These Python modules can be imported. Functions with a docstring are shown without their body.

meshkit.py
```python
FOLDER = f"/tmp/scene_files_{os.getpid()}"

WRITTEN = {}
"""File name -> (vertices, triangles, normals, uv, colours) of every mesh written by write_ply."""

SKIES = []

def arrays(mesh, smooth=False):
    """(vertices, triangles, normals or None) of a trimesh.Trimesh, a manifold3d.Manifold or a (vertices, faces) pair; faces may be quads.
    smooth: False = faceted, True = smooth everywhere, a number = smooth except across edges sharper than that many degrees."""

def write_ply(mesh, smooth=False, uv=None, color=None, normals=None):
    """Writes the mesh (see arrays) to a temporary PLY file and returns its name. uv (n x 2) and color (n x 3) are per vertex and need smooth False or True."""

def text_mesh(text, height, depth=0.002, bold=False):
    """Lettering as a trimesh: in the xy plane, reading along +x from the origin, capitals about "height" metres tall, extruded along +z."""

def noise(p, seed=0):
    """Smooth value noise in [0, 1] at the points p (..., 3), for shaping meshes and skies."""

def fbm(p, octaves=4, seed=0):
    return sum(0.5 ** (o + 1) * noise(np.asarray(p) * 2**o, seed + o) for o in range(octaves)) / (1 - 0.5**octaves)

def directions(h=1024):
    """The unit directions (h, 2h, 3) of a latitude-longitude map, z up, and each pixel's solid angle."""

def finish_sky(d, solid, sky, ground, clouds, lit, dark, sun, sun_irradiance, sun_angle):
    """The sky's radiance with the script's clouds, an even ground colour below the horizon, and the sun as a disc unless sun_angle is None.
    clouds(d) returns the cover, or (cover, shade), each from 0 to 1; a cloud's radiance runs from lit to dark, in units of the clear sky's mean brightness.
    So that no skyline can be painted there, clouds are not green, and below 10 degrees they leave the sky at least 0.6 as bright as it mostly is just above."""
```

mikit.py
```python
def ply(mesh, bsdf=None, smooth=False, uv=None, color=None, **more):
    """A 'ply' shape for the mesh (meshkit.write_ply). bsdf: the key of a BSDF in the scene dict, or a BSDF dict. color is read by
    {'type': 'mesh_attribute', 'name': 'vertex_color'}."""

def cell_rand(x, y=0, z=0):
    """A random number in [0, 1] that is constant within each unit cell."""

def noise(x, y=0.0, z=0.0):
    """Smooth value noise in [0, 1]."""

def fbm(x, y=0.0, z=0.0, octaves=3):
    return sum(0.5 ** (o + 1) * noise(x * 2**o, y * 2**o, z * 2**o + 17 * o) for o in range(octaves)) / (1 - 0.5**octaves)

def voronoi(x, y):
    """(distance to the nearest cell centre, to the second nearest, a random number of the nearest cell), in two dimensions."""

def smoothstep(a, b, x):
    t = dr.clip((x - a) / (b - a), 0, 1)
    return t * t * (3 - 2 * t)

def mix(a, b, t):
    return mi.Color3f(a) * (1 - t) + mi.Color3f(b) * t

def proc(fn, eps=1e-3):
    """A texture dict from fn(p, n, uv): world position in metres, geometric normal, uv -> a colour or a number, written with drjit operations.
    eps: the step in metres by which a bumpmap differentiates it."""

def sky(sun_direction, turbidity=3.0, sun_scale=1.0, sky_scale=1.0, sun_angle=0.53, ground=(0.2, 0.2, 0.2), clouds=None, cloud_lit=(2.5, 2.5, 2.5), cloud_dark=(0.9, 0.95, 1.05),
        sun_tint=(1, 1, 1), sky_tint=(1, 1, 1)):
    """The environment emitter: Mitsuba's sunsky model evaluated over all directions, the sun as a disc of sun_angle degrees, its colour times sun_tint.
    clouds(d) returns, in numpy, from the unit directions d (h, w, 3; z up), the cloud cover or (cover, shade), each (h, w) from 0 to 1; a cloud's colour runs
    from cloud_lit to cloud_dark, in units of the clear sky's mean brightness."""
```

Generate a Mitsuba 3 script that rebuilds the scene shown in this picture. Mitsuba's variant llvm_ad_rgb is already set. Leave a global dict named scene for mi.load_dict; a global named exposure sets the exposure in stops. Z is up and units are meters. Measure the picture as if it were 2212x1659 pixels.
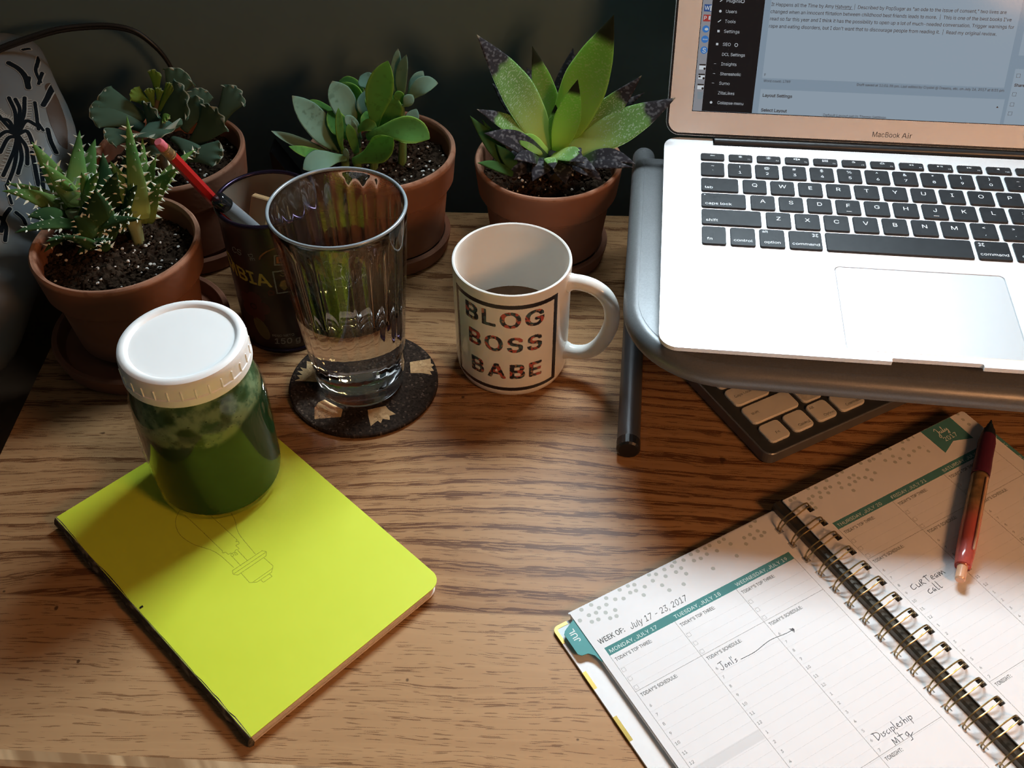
import math, random
import numpy as np
import trimesh, shapely
import shapely.geometry as sg
import shapely.affinity as sa
import drjit as dr
import mitsuba as mi
import mikit, meshkit
from mikit import proc, noise, fbm, voronoi, smoothstep, mix

T = mi.ScalarTransform4f
rng = np.random.default_rng(7)
scene, labels = {}, {}

# ------------------------------------------------------------------ camera, light, exposure
CAM_H, CAM_PITCH, CAM_F = 0.5235, 0.7785, 2220.0            # metres above the desk top, radians down, focal length in px of 2212
exposure = 0.10
_fw = np.array([0, math.cos(CAM_PITCH), -math.sin(CAM_PITCH)])
_up = np.array([0, math.sin(CAM_PITCH), math.cos(CAM_PITCH)])
scene['camera'] = {'type': 'perspective', 'fov_axis': 'x', 'fov': math.degrees(2 * math.atan(1106 / CAM_F)), 'near_clip': 0.02, 'far_clip': 20.0,
                   'to_world': T().look_at(origin=[0, 0, CAM_H], target=[0, float(_fw[1]), CAM_H + float(_fw[2])], up=[0, 0, 1])}
WINDOW = (0.00, 0.30, 0.445, 0.665)       # x0, x1, z0, z1 of the pane in the back wall
WINDOW_L = (41.0, 49.5, 54.5)            # daylight in the pane
LAMP_P, LAMP_R, LAMP_L = (0.55, -0.15, 0.55), 0.10, (31.0, 14.2, 5.7)


def at(px, py, y):
    """The point at the depth y (metres from the camera's foot) that is seen at the pixel."""
    d = (px - 1106) / CAM_F * np.array([1.0, 0, 0]) - (py - 829.5) / CAM_F * _up + _fw
    return np.array([0, 0, CAM_H]) + d * (y / d[1])


# ------------------------------------------------------------------ helpers
def numbered(key):
    if key not in scene and key not in labels and not any(k.startswith(key + '__') for k in scene):
        return key
    n = 1
    while f'{key}_{n:03d}' in scene or f'{key}_{n:03d}' in labels or any(k.startswith(f'{key}_{n:03d}__') for k in scene):
        n += 1
    return f'{key}_{n:03d}'


_count = {}


def part(parent, name, mesh, mat, smooth=False, label=None, kind=None, **kw):
    """One mesh under a thing or part, under the next free number."""
    base = f'{parent}__{name}' if parent else name
    n = _count.get(base, 0)
    _count[base] = n + 1
    key = base if n == 0 else f'{base}_{n:03d}'
    scene[key] = mikit.ply(mesh, mat, smooth=smooth, **kw)
    d = {}
    if label: d['label'] = label
    if kind: d['kind'] = kind
    if d: labels[key] = d
    return key


def thing(name, label, cat, group=None):
    n = _count.get(name, 0)
    _count[name] = n + 1
    key = name if n == 0 else f'{name}_{n:03d}'
    labels[key] = {'label': label, 'category': cat}
    if group: labels[key]['group'] = group
    return key


def struct(name, mesh, mat, label=None, smooth=False, **kw):
    scene[name] = mikit.ply(mesh, mat, smooth=smooth, **kw)
    labels[name] = {'kind': 'structure', **({'label': label} if label else {})}
    return name


def cat(*ms):
    ms = [m for m in ms if m is not None]
    vs, fs, o = [], [], 0
    for m in ms:
        v, f = (m.vertices, m.faces) if hasattr(m, 'vertices') else m
        vs.append(np.asarray(v)); fs.append(np.asarray(f) + o); o += len(v)
    return trimesh.Trimesh(np.vstack(vs), np.vstack(fs), process=False)


def frame(O, x, y, z):
    M = np.eye(4)
    M[:3, 0], M[:3, 1], M[:3, 2], M[:3, 3] = x, y, z, O
    return M


def put(mesh, M):
    v = np.asarray(mesh.vertices) @ M[:3, :3].T + M[:3, 3]
    return trimesh.Trimesh(v, mesh.faces, process=False)


def move(mesh, x=0, y=0, z=0, rz=0, sx=1, sy=1, shear=0):
    v = np.array(mesh.vertices, float)
    v[:, 0] = v[:, 0] * sx + v[:, 1] * shear
    v[:, 1] *= sy
    c, s = math.cos(rz), math.sin(rz)
    v[:, 0], v[:, 1] = v[:, 0] * c - v[:, 1] * s + x, v[:, 0] * s + v[:, 1] * c + y
    v[:, 2] += z
    return trimesh.Trimesh(v, mesh.faces, process=False)


def extr(poly, h, z=0):
    gs = [g for g in getattr(poly, 'geoms', [poly]) if g.area > 1e-12]
    m = cat(*[trimesh.creation.extrude_polygon(g, h, engine='earcut') for g in gs])
    m.vertices[:, 2] += z
    return m


def box(x0, x1, y0, y1, z0, z1):
    m = trimesh.creation.box((x1 - x0, y1 - y0, z1 - z0))
    m.apply_translation(((x0 + x1) / 2, (y0 + y1) / 2, (z0 + z1) / 2))
    return m


def rrect(w, h, r, inset=0.0, seg=4):
    """Points of a rounded rectangle centred on the origin, counter-clockwise; the same number whatever the inset."""
    hw, hh, r = w / 2 - inset, h / 2 - inset, max(r - inset, 1e-5)
    out = []
    for k, (sx, sy) in enumerate(((1, 1), (-1, 1), (-1, -1), (1, -1))):
        for a in np.linspace(0, math.pi / 2, seg + 1):
            t = a + k * math.pi / 2
            out.append((sx * (hw - r) + r * math.cos(t), sy * (hh - r) + r * math.sin(t)))
    return np.array(out)


def loft(rings, cap0=True, cap1=True):
    """Rings (list of n x 3 arrays) joined in order; flat caps by a fan round the middle."""
    n = len(rings[0]); v = np.vstack(rings); f = []
    for i in range(len(rings) - 1):
        a = i * n + np.arange(n); b = i * n + (np.arange(n) + 1) % n
        f += [np.stack([a, b, b + n], 1), np.stack([a, b + n, a + n], 1)]
    k = len(v); extra = []
    if cap0:
        extra.append(rings[0].mean(0)); a = np.arange(n)
        f.append(np.stack([(a + 1) % n, a, np.full(n, k)], 1)); k += 1
    if cap1:
        extra.append(rings[-1].mean(0)); a = (len(rings) - 1) * n + np.arange(n)
        f.append(np.stack([a, (len(rings) - 1) * n + (np.arange(n) + 1) % n, np.full(n, k)], 1))
    if extra: v = np.vstack([v, extra])
    return trimesh.Trimesh(v, np.vstack(f), process=False)


def slab(w, h, r, levels, seg=4):
    """A plate with rounded corners lofted through (inset, z) levels."""
    return loft([np.c_[rrect(w, h, r, i, seg), np.full(4 * (seg + 1), z)] for i, z in levels])


def lathe(profile, n=96, c=(0, 0, 0), wob=None):
    """A closed or open profile of (radius, z) turned round the z axis through c."""
    a = np.arange(n) * 2 * math.pi / n
    rings, fs = [], []
    for r, z in profile:
        rr = np.full(n, max(r, 1e-6))
        rings.append(np.stack([rr * np.cos(a), rr * np.sin(a), np.full(n, z)], 1))
    m = loft(rings, False, False)
    m.vertices += np.array(c)
    return m


def sweep(pts, radii, n=12, up=None, caps=True, closed=False, flat=1.0):
    """A tube along the points."""
    p = np.asarray(pts, float); N = len(p)
    r = np.broadcast_to(radii, (N,))
    t = np.gradient(p, axis=0) if not closed else np.roll(p, -1, 0) - np.roll(p, 1, 0)
    t /= np.linalg.norm(t, axis=1, keepdims=True) + 1e-12
    u = np.array(up if up is not None else ([0, 0, 1] if abs(t[0, 2]) < .9 else [1, 0, 0]), float)
    rings = []
    ang = np.arange(n) * 2 * math.pi / n
    for i in range(N):
        u = u - t[i] * (u @ t[i]); u /= np.linalg.norm(u) + 1e-12
        w = np.cross(t[i], u)
        rings.append(p[i] + r[i] * (np.cos(ang)[:, None] * w + flat * np.sin(ang)[:, None] * u))
    if closed: return loft(rings + [rings[0]], False, False)
    return loft(rings, caps, caps)


def spline(pts, n=8):
    """Catmull-Rom through the points."""
    p = np.asarray(pts, float)
    p = np.vstack([2 * p[0] - p[1], p, 2 * p[-1] - p[-2]])
    out = []
    for i in range(1, len(p) - 2):
        for t in np.arange(n) / n:
            a, b, c, d = p[i - 1:i + 3]
            out.append(.5 * (2 * b + (c - a) * t + (2 * a - 5 * b + 4 * c - d) * t * t + (3 * b - a - 3 * c + d) * t ** 3))
    return np.array(out + [p[-2]])


def ink(strokes, w, h=0.00005, smooth=True):
    """Pen strokes (lists of xy points) as one thin printed mesh."""
    ls = [sg.LineString(spline(s, 5) if smooth and len(s) > 2 else s) for s in strokes]
    return extr(shapely.union_all([l.buffer(w / 2, quad_segs=2) for l in ls]).simplify(w * .05), h)


_text = {}


def text(s, height, bold=False, sx=1.0, shear=0.0, depth=0.00005, align='l', width=None):
    """Printed lettering in the xy plane, reading along +x."""
    if (s, bold) not in _text:
        m = meshkit.text_mesh(s, 0.01, 0.001, bold)
        _text[s, bold] = (np.array(m.vertices), np.array(m.faces))
    v, f = _text[s, bold]
    v = v.copy()
    v[:, :2] *= height / 0.01
    v[:, 2] *= depth / 0.001
    if width: sx = width / (v[:, 0].max() - v[:, 0].min())
    v[:, 0] = (v[:, 0] - v[:, 0].min()) * sx
    v[:, 0] += v[:, 1] * shear
    if align == 'c': v[:, 0] -= v[:, 0].max() / 2
    if align == 'r': v[:, 0] -= v[:, 0].max()
    return trimesh.Trimesh(v, f, process=False)


def wrap(mesh, c, r, ang0, z0, sub=0.0015):
    """A flat print (x along, y up) laid round an upright cylinder: r may be a function of z; ang0 is where x = 0 lies."""
    m = mesh
    v = np.asarray(m.vertices); f = np.asarray(m.faces)
    v, f = trimesh.remesh.subdivide_to_size(v, f, sub, max_iter=12)
    z = v[:, 1] + z0
    rr = r(z) if callable(r) else np.full(len(v), r)
    a = ang0 + v[:, 0] / rr
    rr = rr + v[:, 2]
    return trimesh.Trimesh(np.stack([c[0] + rr * np.cos(a), c[1] + rr * np.sin(a), z], 1), f, process=False)


# ------------------------------------------------------------------ materials
def mat(key, color, rough=0.5, spec=0.5, two=True, bump=None, bscale=1.0, **kw):
    col = color if isinstance(color, dict) else {'type': 'rgb', 'value': list(color)}
    b = {'type': 'principled', 'base_color': col, 'roughness': rough, 'specular': spec, **kw}
    if bump is not None:
        b = {'type': 'bumpmap', 'arbitrary': bump, 'scale': bscale, 'bsdf': b}
    if two: b = {'type': 'twosided', 'bsdf': b}
    scene[key] = b
    return key


def leafmat(key, color, rough=0.4, trans=0.8, spec=0.4):
    col = color if isinstance(color, dict) else {'type': 'rgb', 'value': list(color)}
    scene[key] = {'type': 'principledthin', 'base_color': col, 'roughness': rough, 'diff_trans': trans, 'spec_trans': 0.0, 'eta': 1.4}
    return key


def srgb(r, g, b, k=1.0):
    return tuple(k * ((c / 255 / 12.92) if c / 255 <= .04045 else ((c / 255 + .055) / 1.055) ** 2.4) for c in (r, g, b))
# ------------------------------------------------------------------ the room
def wall_paint(p, n, uv):
    return mix((.115, .195, .225), (.137, .225, .258), fbm(p.x * 9, p.y * 9, p.z * 9))


mat('m_wall', proc(wall_paint), .7, .2)
mat('m_ceiling', (.30, .29, .27), .9, .1)
mat('m_white_paint', (.72, .71, .68), .5)


def floor_wood(p, n, uv):
    g = fbm(p.x * 4, p.y * 60)
    return mix((.10, .055, .03), (.17, .095, .05), g)


mat('m_floor', proc(floor_wood), .45)
X0, X1, Y0, Y1, Z0, Z1 = -1.5, 2.0, -1.8, 0.80, -0.74, 1.70
wx0, wx1, wz0, wz1 = WINDOW
hole = sg.box(X0, Z0, X1, Z1).difference(sg.box(wx0 - .03, wz0 - .03, wx1 + .03, wz1 + .03))
back = extr(hole, 0.10)
back.vertices = np.c_[back.vertices[:, 0], Y1 + back.vertices[:, 2], back.vertices[:, 1]]
back.invert()
struct('wall_back', back, 'm_wall', 'dark olive grey painted wall behind the desk')
struct('wall_left', box(X0 - .1, X0, Y0, Y1, Z0, Z1), 'm_wall')
struct('wall_right', box(X1, X1 + .1, Y0, Y1, Z0, Z1), 'm_wall')
struct('wall_front', box(X0, X1, Y0 - .1, Y0, Z0, Z1), 'm_wall')
struct('ceiling', box(X0, X1, Y0, Y1, Z1, Z1 + .1), 'm_ceiling')
struct('floor', box(X0, X1, Y0, Y1, Z0 - .1, Z0), 'm_floor', 'dark floor beside the desk')
fr = extr(sg.box(wx0 - .03, wz0 - .03, wx1 + .03, wz1 + .03).difference(sg.box(wx0, wz0, wx1, wz1)), 0.05)
fr.vertices = np.c_[fr.vertices[:, 0], Y1 - .004 + fr.vertices[:, 2], fr.vertices[:, 1]]
fr.invert()
struct('window_1', fr, 'm_white_paint')
pane = trimesh.Trimesh([[wx0, Y1 + .002, wz0], [wx1, Y1 + .002, wz0], [wx1, Y1 + .002, wz1], [wx0, Y1 + .002, wz1]], [[0, 1, 2], [0, 2, 3]], process=False)
scene['window_1__pane'] = {**mikit.ply(pane), 'bsdf': {'type': 'diffuse', 'reflectance': {'type': 'rgb', 'value': [.1, .1, .1]}},
                           'emitter': {'type': 'area', 'sampling_weight': 20.0, 'radiance': {'type': 'rgb', 'value': list(WINDOW_L)}}}

# the lamp that lights the room from beside the viewer
lamp = thing('pendant_lamp', 'warm pendant lamp hanging beside the desk', 'lamp')
bulb = trimesh.creation.icosphere(subdivisions=3, radius=LAMP_R)
bulb.apply_translation(LAMP_P)
scene[f'{lamp}__bulb'] = {**mikit.ply(bulb, smooth=True), 'bsdf': {'type': 'diffuse', 'reflectance': {'type': 'rgb', 'value': [.5, .5, .5]}},
                          'emitter': {'type': 'area', 'sampling_weight': 10.0, 'radiance': {'type': 'rgb', 'value': list(LAMP_L)}}}
part(lamp, 'cord', sweep([(LAMP_P[0], LAMP_P[1], LAMP_P[2] + LAMP_R - .002), (LAMP_P[0], LAMP_P[1], Z1)], .004, 8), 'm_white_paint')

# ------------------------------------------------------------------ the desk
def oak_rings(p):
    """(grain coordinate, growth ring mask, plank number) of the desk top."""
    x, y = p.x, p.y + .045 * p.x
    front = smoothstep(.3375, .3370, y)                                   # the front plank is a straighter cut
    xx, yy = x + front * 3.7, y + front * 5.3
    w = (fbm(xx * 1.9 + 3.0, yy * 4.2 + 1.5, 0, 2) - .5) * (.085 - .055 * front) + (fbm(xx * 9, yy * 24, 0, 2) - .5) * .010 + (noise(xx * 55, yy * 140) - .5) * .0016
    v = yy + w
    ph = v * 80 + 1.5 * noise(v * 30, xx * 1.1)
    r = ph - dr.floor(ph)
    m = smoothstep(.40, .66, r) * smoothstep(1.0, .88, r)
    m = m * (.25 + .75 * smoothstep(.25, .6, noise(dr.floor(ph) * 7.3, xx * 2.4)))
    return xx, v, m * (1 - .72 * front), front


def oak(p, n, uv):
    x, v, m, front = oak_rings(p)
    c = mix((.375, .205, .094), (.295, .150, .066), fbm(v * 120, x * 1.6, 0, 2))
    c = mix(c, (.42, .245, .118), smoothstep(.5, .9, noise(v * 700, x * 14)) * .40)
    c = mix(c, (.50, .30, .150), front * .62)
    c = mix(c, (.215, .098, .042), m * .40)
    d = noise(v * 1700, x * 80 + 7) * .62 + noise(v * 3000, x * 170) * .38
    thr = .65 - .24 * m + .035 * front
    c = mix(c, (.105, .040, .016), smoothstep(thr, thr + .085, d) * (.55 + .35 * m))
    spot = noise(p.x * 85, p.y * 85, 3)
    c = mix(c, (.05, .025, .012), smoothstep(.972, .992, spot) * .85)
    return mix(c, (.20, .10, .045), smoothstep(.0010, .0003, dr.abs(p.y + .045 * p.x - .3373)) * .6)


mat('m_oak', proc(oak), .36, .11)


def oak_end(p, n, uv):
    g = fbm(p.x * 90 + p.y * 60, p.z * 160)
    return mix((.30, .17, .08), (.56, .37, .20), smoothstep(.3, .7, g))


mat('m_oak_edge', proc(oak_end), .4)
mat('m_desk_dark', (.055, .03, .018), .5)
desk = thing('desk', 'oak desk top with open brown grain under all the objects', 'desk')
top = sg.Polygon([(-.347, .2576), (.72, .1983), (.72, .716), (-.347, .755)])
part(desk, 'top', extr(top, .028, -.028), 'm_oak')
ed = []
for t_ in np.linspace(0, 1, 12):
    x = -.347 + 1.067 * t_
    ed.append(np.array([x, .2576 - .0593 * t_, 0]))
prof = [(0.0, 0.0), (-.0055, 0.0), (-.0085, -.0015), (-.0105, -.0045), (-.0105, -.024), (-.0085, -.0275), (0, -.028)]
rings = [np.array([q + [0, a, b] for a, b in prof]) for q in ed]
part(desk, 'edge_strip', loft(rings), 'm_oak_edge', label='paler wooden strip along the front edge')
part(desk, 'apron', box(-.30, .66, .29, .31, -.11, -.028), 'm_desk_dark')
for lx, ly in ((-.31, .30), (.66, .25), (-.31, .71), (.66, .67)):
    part(desk, 'leg', box(lx - .025, lx + .025, ly, ly + .05, Z0, -.028), 'm_desk_dark')
# ------------------------------------------------------------------ the metal laptop stand
def steel(p, n, uv):
    return mix((.125, .128, .130), (.165, .168, .170), noise(p.x * 1500, p.y * 1500, p.z * 1500) * .6 + .4 * fbm(p.x * 30, p.y * 30))


mat('m_steel', proc(steel), .38, .5, metallic=.25)
mat('m_steel_dark', (.10, .10, .105), .38, .6, metallic=.6)
mat('m_black_plastic', (.012, .012, .013), .35)
mat('m_black_gloss', (.008, .008, .009), .12, .6)

LR = np.array([[.9929, .1170, -.0214], [-.1177, .9925, -.0327], [.0174, .0350, .9992]])
LR = np.linalg.qr(LR)[0] * np.sign(np.diag(np.linalg.qr(LR)[1]))
LO = np.array([.0872, .4511, .1103])
LM = frame(LO, LR[:, 0], LR[:, 1], LR[:, 2])                         # laptop: x right, y to the hinge, z up from the palm rest
cy, sy_ = math.cos(-.118), math.sin(-.118)
SM = frame(np.array([.0872, .4511, 0]), [cy, sy_, 0], [-sy_, cy, 0], [0, 0, 1])   # the stand: the same heading, level
stand = thing('laptop_stand', 'grey metal tube stand with a flat tray holding the open laptop', 'laptop stand')
ZD, TR = .1010, .0085                                              # deck height, tube radius
xl, xr, yf, yb, cr = -.0135, .405, -.0005, .232, .055
path = [(xl, yb, 0), (xl, yf + cr, 0)]
path = [(xl, y, 0) for y in np.linspace(yb, yf + cr, 14)]
path += [(xl + cr - cr * math.cos(a), yf + cr - cr * math.sin(a), 0) for a in np.linspace(0, math.pi / 2, 15)[1:]]
path += [(x, yf, 0) for x in np.linspace(xl + cr, xr - cr, 16)[1:]]
path += [(xr - cr + cr * math.sin(a), yf + cr - cr * math.cos(a), 0) for a in np.linspace(0, math.pi / 2, 15)[1:]]
path += [(xr, y, 0) for y in np.linspace(yf + cr, yb, 14)[1:]]
path = np.array(path) + [0, 0, ZD - TR]
tube = sweep(path, TR, 20, up=[0, 0, 1])
caps_ = []
for q in (path[0], path[-1]):
    s = trimesh.creation.icosphere(subdivisions=3, radius=TR); s.apply_translation(q); caps_.append(s)
part(stand, 'rim_tube', put(cat(tube, *caps_), SM), 'm_steel', smooth=40)
deck_poly = sg.Polygon([(xl, yb - .012), *[tuple(q[:2]) for q in path[1:-1]], (xr, yb - .012)]).buffer(-.0006)
part(stand, 'deck', put(extr(deck_poly, .0022, ZD - .0020), SM), 'm_steel')
foot_r = .0078
for fx0, fx1 in ((0, 0), (.388, .388)):
    a0, a1 = np.array([.0781, .4613]), np.array([.1012, .6640])
    o = np.array([cy, sy_]) * fx0
    a0, a1 = a0 + o, a1 + o
    d = (a1 - a0) / np.linalg.norm(a1 - a0)
    pts = [np.r_[a0 + (a1 - a0) * t, foot_r] for t in np.linspace(0, 1, 14)]
    rr = .03
    e = pts[-1]
    topz = ZD - 2 * TR + .003
    pts += [e + np.r_[d * rr * math.sin(a), rr - rr * math.cos(a)] for a in np.linspace(0, math.pi / 2, 9)[1:]]
    pts += [np.array([*pts[-1][:2], z]) for z in np.linspace(pts[-1][2], topz - .02, 4)[1:]]
    e = pts[-1]
    pts += [e + np.r_[-d * (.02 - .02 * math.cos(a)), .02 * math.sin(a)] for a in np.linspace(0, math.pi / 2, 7)[1:]]
    leg = part(stand, 'leg', put(sweep(pts, foot_r, 18), np.eye(4)), 'm_steel_dark', smooth=40)
    dd = np.r_[d, 0]
    cpts = [pts[0] + dd * .006, pts[0] - dd * .0010, pts[0] - dd * .0022]
    part(leg, 'end_cap', sweep(cpts, [foot_r * 1.03, foot_r * 1.03, foot_r * .86], 20), 'm_black_plastic', label='black rubber end cap')

# ------------------------------------------------------------------ the laptop
def alu(p, n, uv):
    return mix((.80, .81, .815), (.84, .85, .855), noise(p.x * 1200, p.y * 1200))


mat('m_alu', proc(alu), .42, .5, metallic=.3)
mat('m_alu_pad', (.80, .82, .83), .36, .5, metallic=.5)
mat('m_bezel', (.86, .82, .77), .5, .4, metallic=.1)


def keytop(p, n, uv):
    w = noise(p.x * 60, p.y * 60) * .6 + noise(p.x * 240, p.y * 240) * .4
    return mix((.008, .009, .0105), (.017, .019, .021), w)


mat('m_key', proc(keytop), .5, .28)
mat('m_legend', (.75, .78, .80), .6)
mat('m_hinge', (.022, .023, .024), .35)
mat('m_logo_ink', (.03, .03, .032), .5)
lap = thing('laptop', 'open silver laptop with black keys showing a text editor on its screen', 'laptop')
BW, BD = .325, .2235
notch = sg.box(.1365, -.01, .1860, .0016).buffer(.0012).buffer(0)
outline = sg.Polygon(rrect(BW, BD, .0115, 0, 8) + [BW / 2, BD / 2])
well = sg.box(.0255, .0965, .2995, .2035).buffer(.0006)
pad_hole = sg.Polygon(rrect(.1040, .0760, .0032, -.0004, 4) + [.1624, .0458])
upper = outline.difference(notch).difference(pad_hole)
slot = sg.box(.0355, .2150, .2895, .2300)
upper = upper.difference(slot)
body = [extr(upper, .0030, -.0030)]
thick = []
for k, (ins, z0, z1) in enumerate(((.0034, -.0030, -.0030), (.0042, -.0040, -.0058), (.009, -.0046, -.0105))):   # the wedge below: thin in front, thick behind
    r = rrect(BW, BD, .0115, ins, 8) + [BW / 2, BD / 2]
    z = z0 + (z1 - z0) * r[:, 1] / BD
    thick.append(np.c_[r, z])
low = loft(thick[::-1])
part(lap, 'body', put(cat(*body, low), LM), 'm_alu')
part(lap, 'hinge', put(cat(box(.0360, .2890, .2156, .2290, -.0050, -.0016), sweep([(.0365, .2215, -.0012), (.2885, .2215, -.0012)], .0034, 14)), LM), 'm_hinge', smooth=40, label='black hinge bar')
pad = slab(.1040, .0760, .0032, [(0, -.0022), (0, -.0006), (.0003, -.0003)])
part(lap, 'trackpad', put(move(pad, .1624, .0458), LM), 'm_alu_pad')
for fx, fy in ((.02, .02), (.305, .02), (.02, .20), (.305, .20)):
    # feet reach down to the deck
    zt = -.0050 - .004 * fy / BD
    P = LO + LR @ np.array([fx, fy, zt])
    part(lap, 'foot', lathe([(0, ZD + .0001), (.006, ZD + .0001), (.007, ZD + .001), (.007, P[2] + .001), (0, P[2] + .001)], 20, (P[0], P[1], 0)), 'm_black_plastic')


def legend(items):
    """Lettering of one key: (text, x, y, height, align) in metres from the key's middle."""
    ms = []
    for s, x, y, h, al in items:
        if isinstance(s, str):
            ms.append(move(text(s, h, align=al, sx=1.08), x, y))
        else:
            ms.append(move(s, x, y))
    return cat(*ms)


def glyph(kind):
    if kind == 'sun' or kind == 'sun2':
        R = .0013 if kind == 'sun' else .0017
        return ink([[(0.55 * R * math.cos(a), .55 * R * math.sin(a)), (R * math.cos(a), R * math.sin(a))] for a in np.arange(8) * math.pi / 4] +
                   [[(.3 * R * math.cos(a), .3 * R * math.sin(a)) for a in np.linspace(0, 2 * math.pi, 9)]], .00032)
    if kind == 'expose':
        return cat(*[extr(sg.box(x, y, x + w, y + h), .00005) for x, y, w, h in ((-.0022, -.0004, .0012, .0014), (-.0006, .0006, .0012, .0008), (-.0006, -.0010, .0012, .0010), (.0010, -.0006, .0012, .0016))])
    if kind == 'grid':
        return cat(*[extr(sg.box(x, y, x + .0011, y + .0008), .00005) for x in (-.0020, -.00055, .0009) for y in (-.0011, .0003)])
    if kind in ('dim', 'bright'):
        k = .8 if kind == 'dim' else 1.15
        return ink([[(-.0012 * k, -.0005), (.0012 * k, -.0005)]] + [[(.0006 * k * math.cos(a), .0006 * k * math.sin(a)), (.0014 * k * math.cos(a), .0014 * k * math.sin(a))] for a in np.linspace(.1, 3.04, 5)], .00032)
    if kind in ('rew', 'fwd'):
        s = -1 if kind == 'rew' else 1
        return cat(*[extr(sg.Polygon([(s * (x - .0008), -.0008), (s * (x + .0008), 0), (s * (x - .0008), .0008)]), .00005) for x in (-.0008, .0009)])
    if kind == 'play':
        return cat(extr(sg.Polygon([(-.0020, -.0008), (-.0002, 0), (-.0020, .0008)]), .00005), extr(sg.box(.0004, -.0008, .0008, .0008), .00005), extr(sg.box(.0013, -.0008, .0017, .0008), .00005))
    if kind == 'mute':
        return extr(sg.Polygon([(-.0011, -.0004), (-.0004, -.0004), (.0006, -.0011), (.0006, .0011), (-.0004, .0004), (-.0011, .0004)]), .00005)
    if kind == 'loop':
        L, r = .0008, .00045
        s = [[(-L, -L), (-L, L)], [(L, -L), (L, L)], [(-L, -L), (L, -L)], [(-L, L), (L, L)]]
        for a, b in ((-1, -1), (-1, 1), (1, -1), (1, 1)):
            s.append([(a * (L + r) + r * math.cos(t), b * (L + r) + r * math.sin(t)) for t in np.linspace(0, 2 * math.pi, 13)])
        return ink(s, .00028, smooth=False)


_keyply = {}


def key_at(x0, x1, y0, y1, items, r=.0014):
    w, h = x1 - x0, y1 - y0
    cx, cy2 = (x0 + x1) / 2, (y0 + y1) / 2
    m = move(slab(w, h, r, [(0, .0001), (0, .0009), (.0003, .0013)], 3), cx, cy2)
    k = part(lap, 'key', put(m, LM), 'm_key')
    if items:
        part(k, 'legend', put(move(legend(items), cx, cy2, .00131), LM), 'm_legend')
    return k


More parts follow.
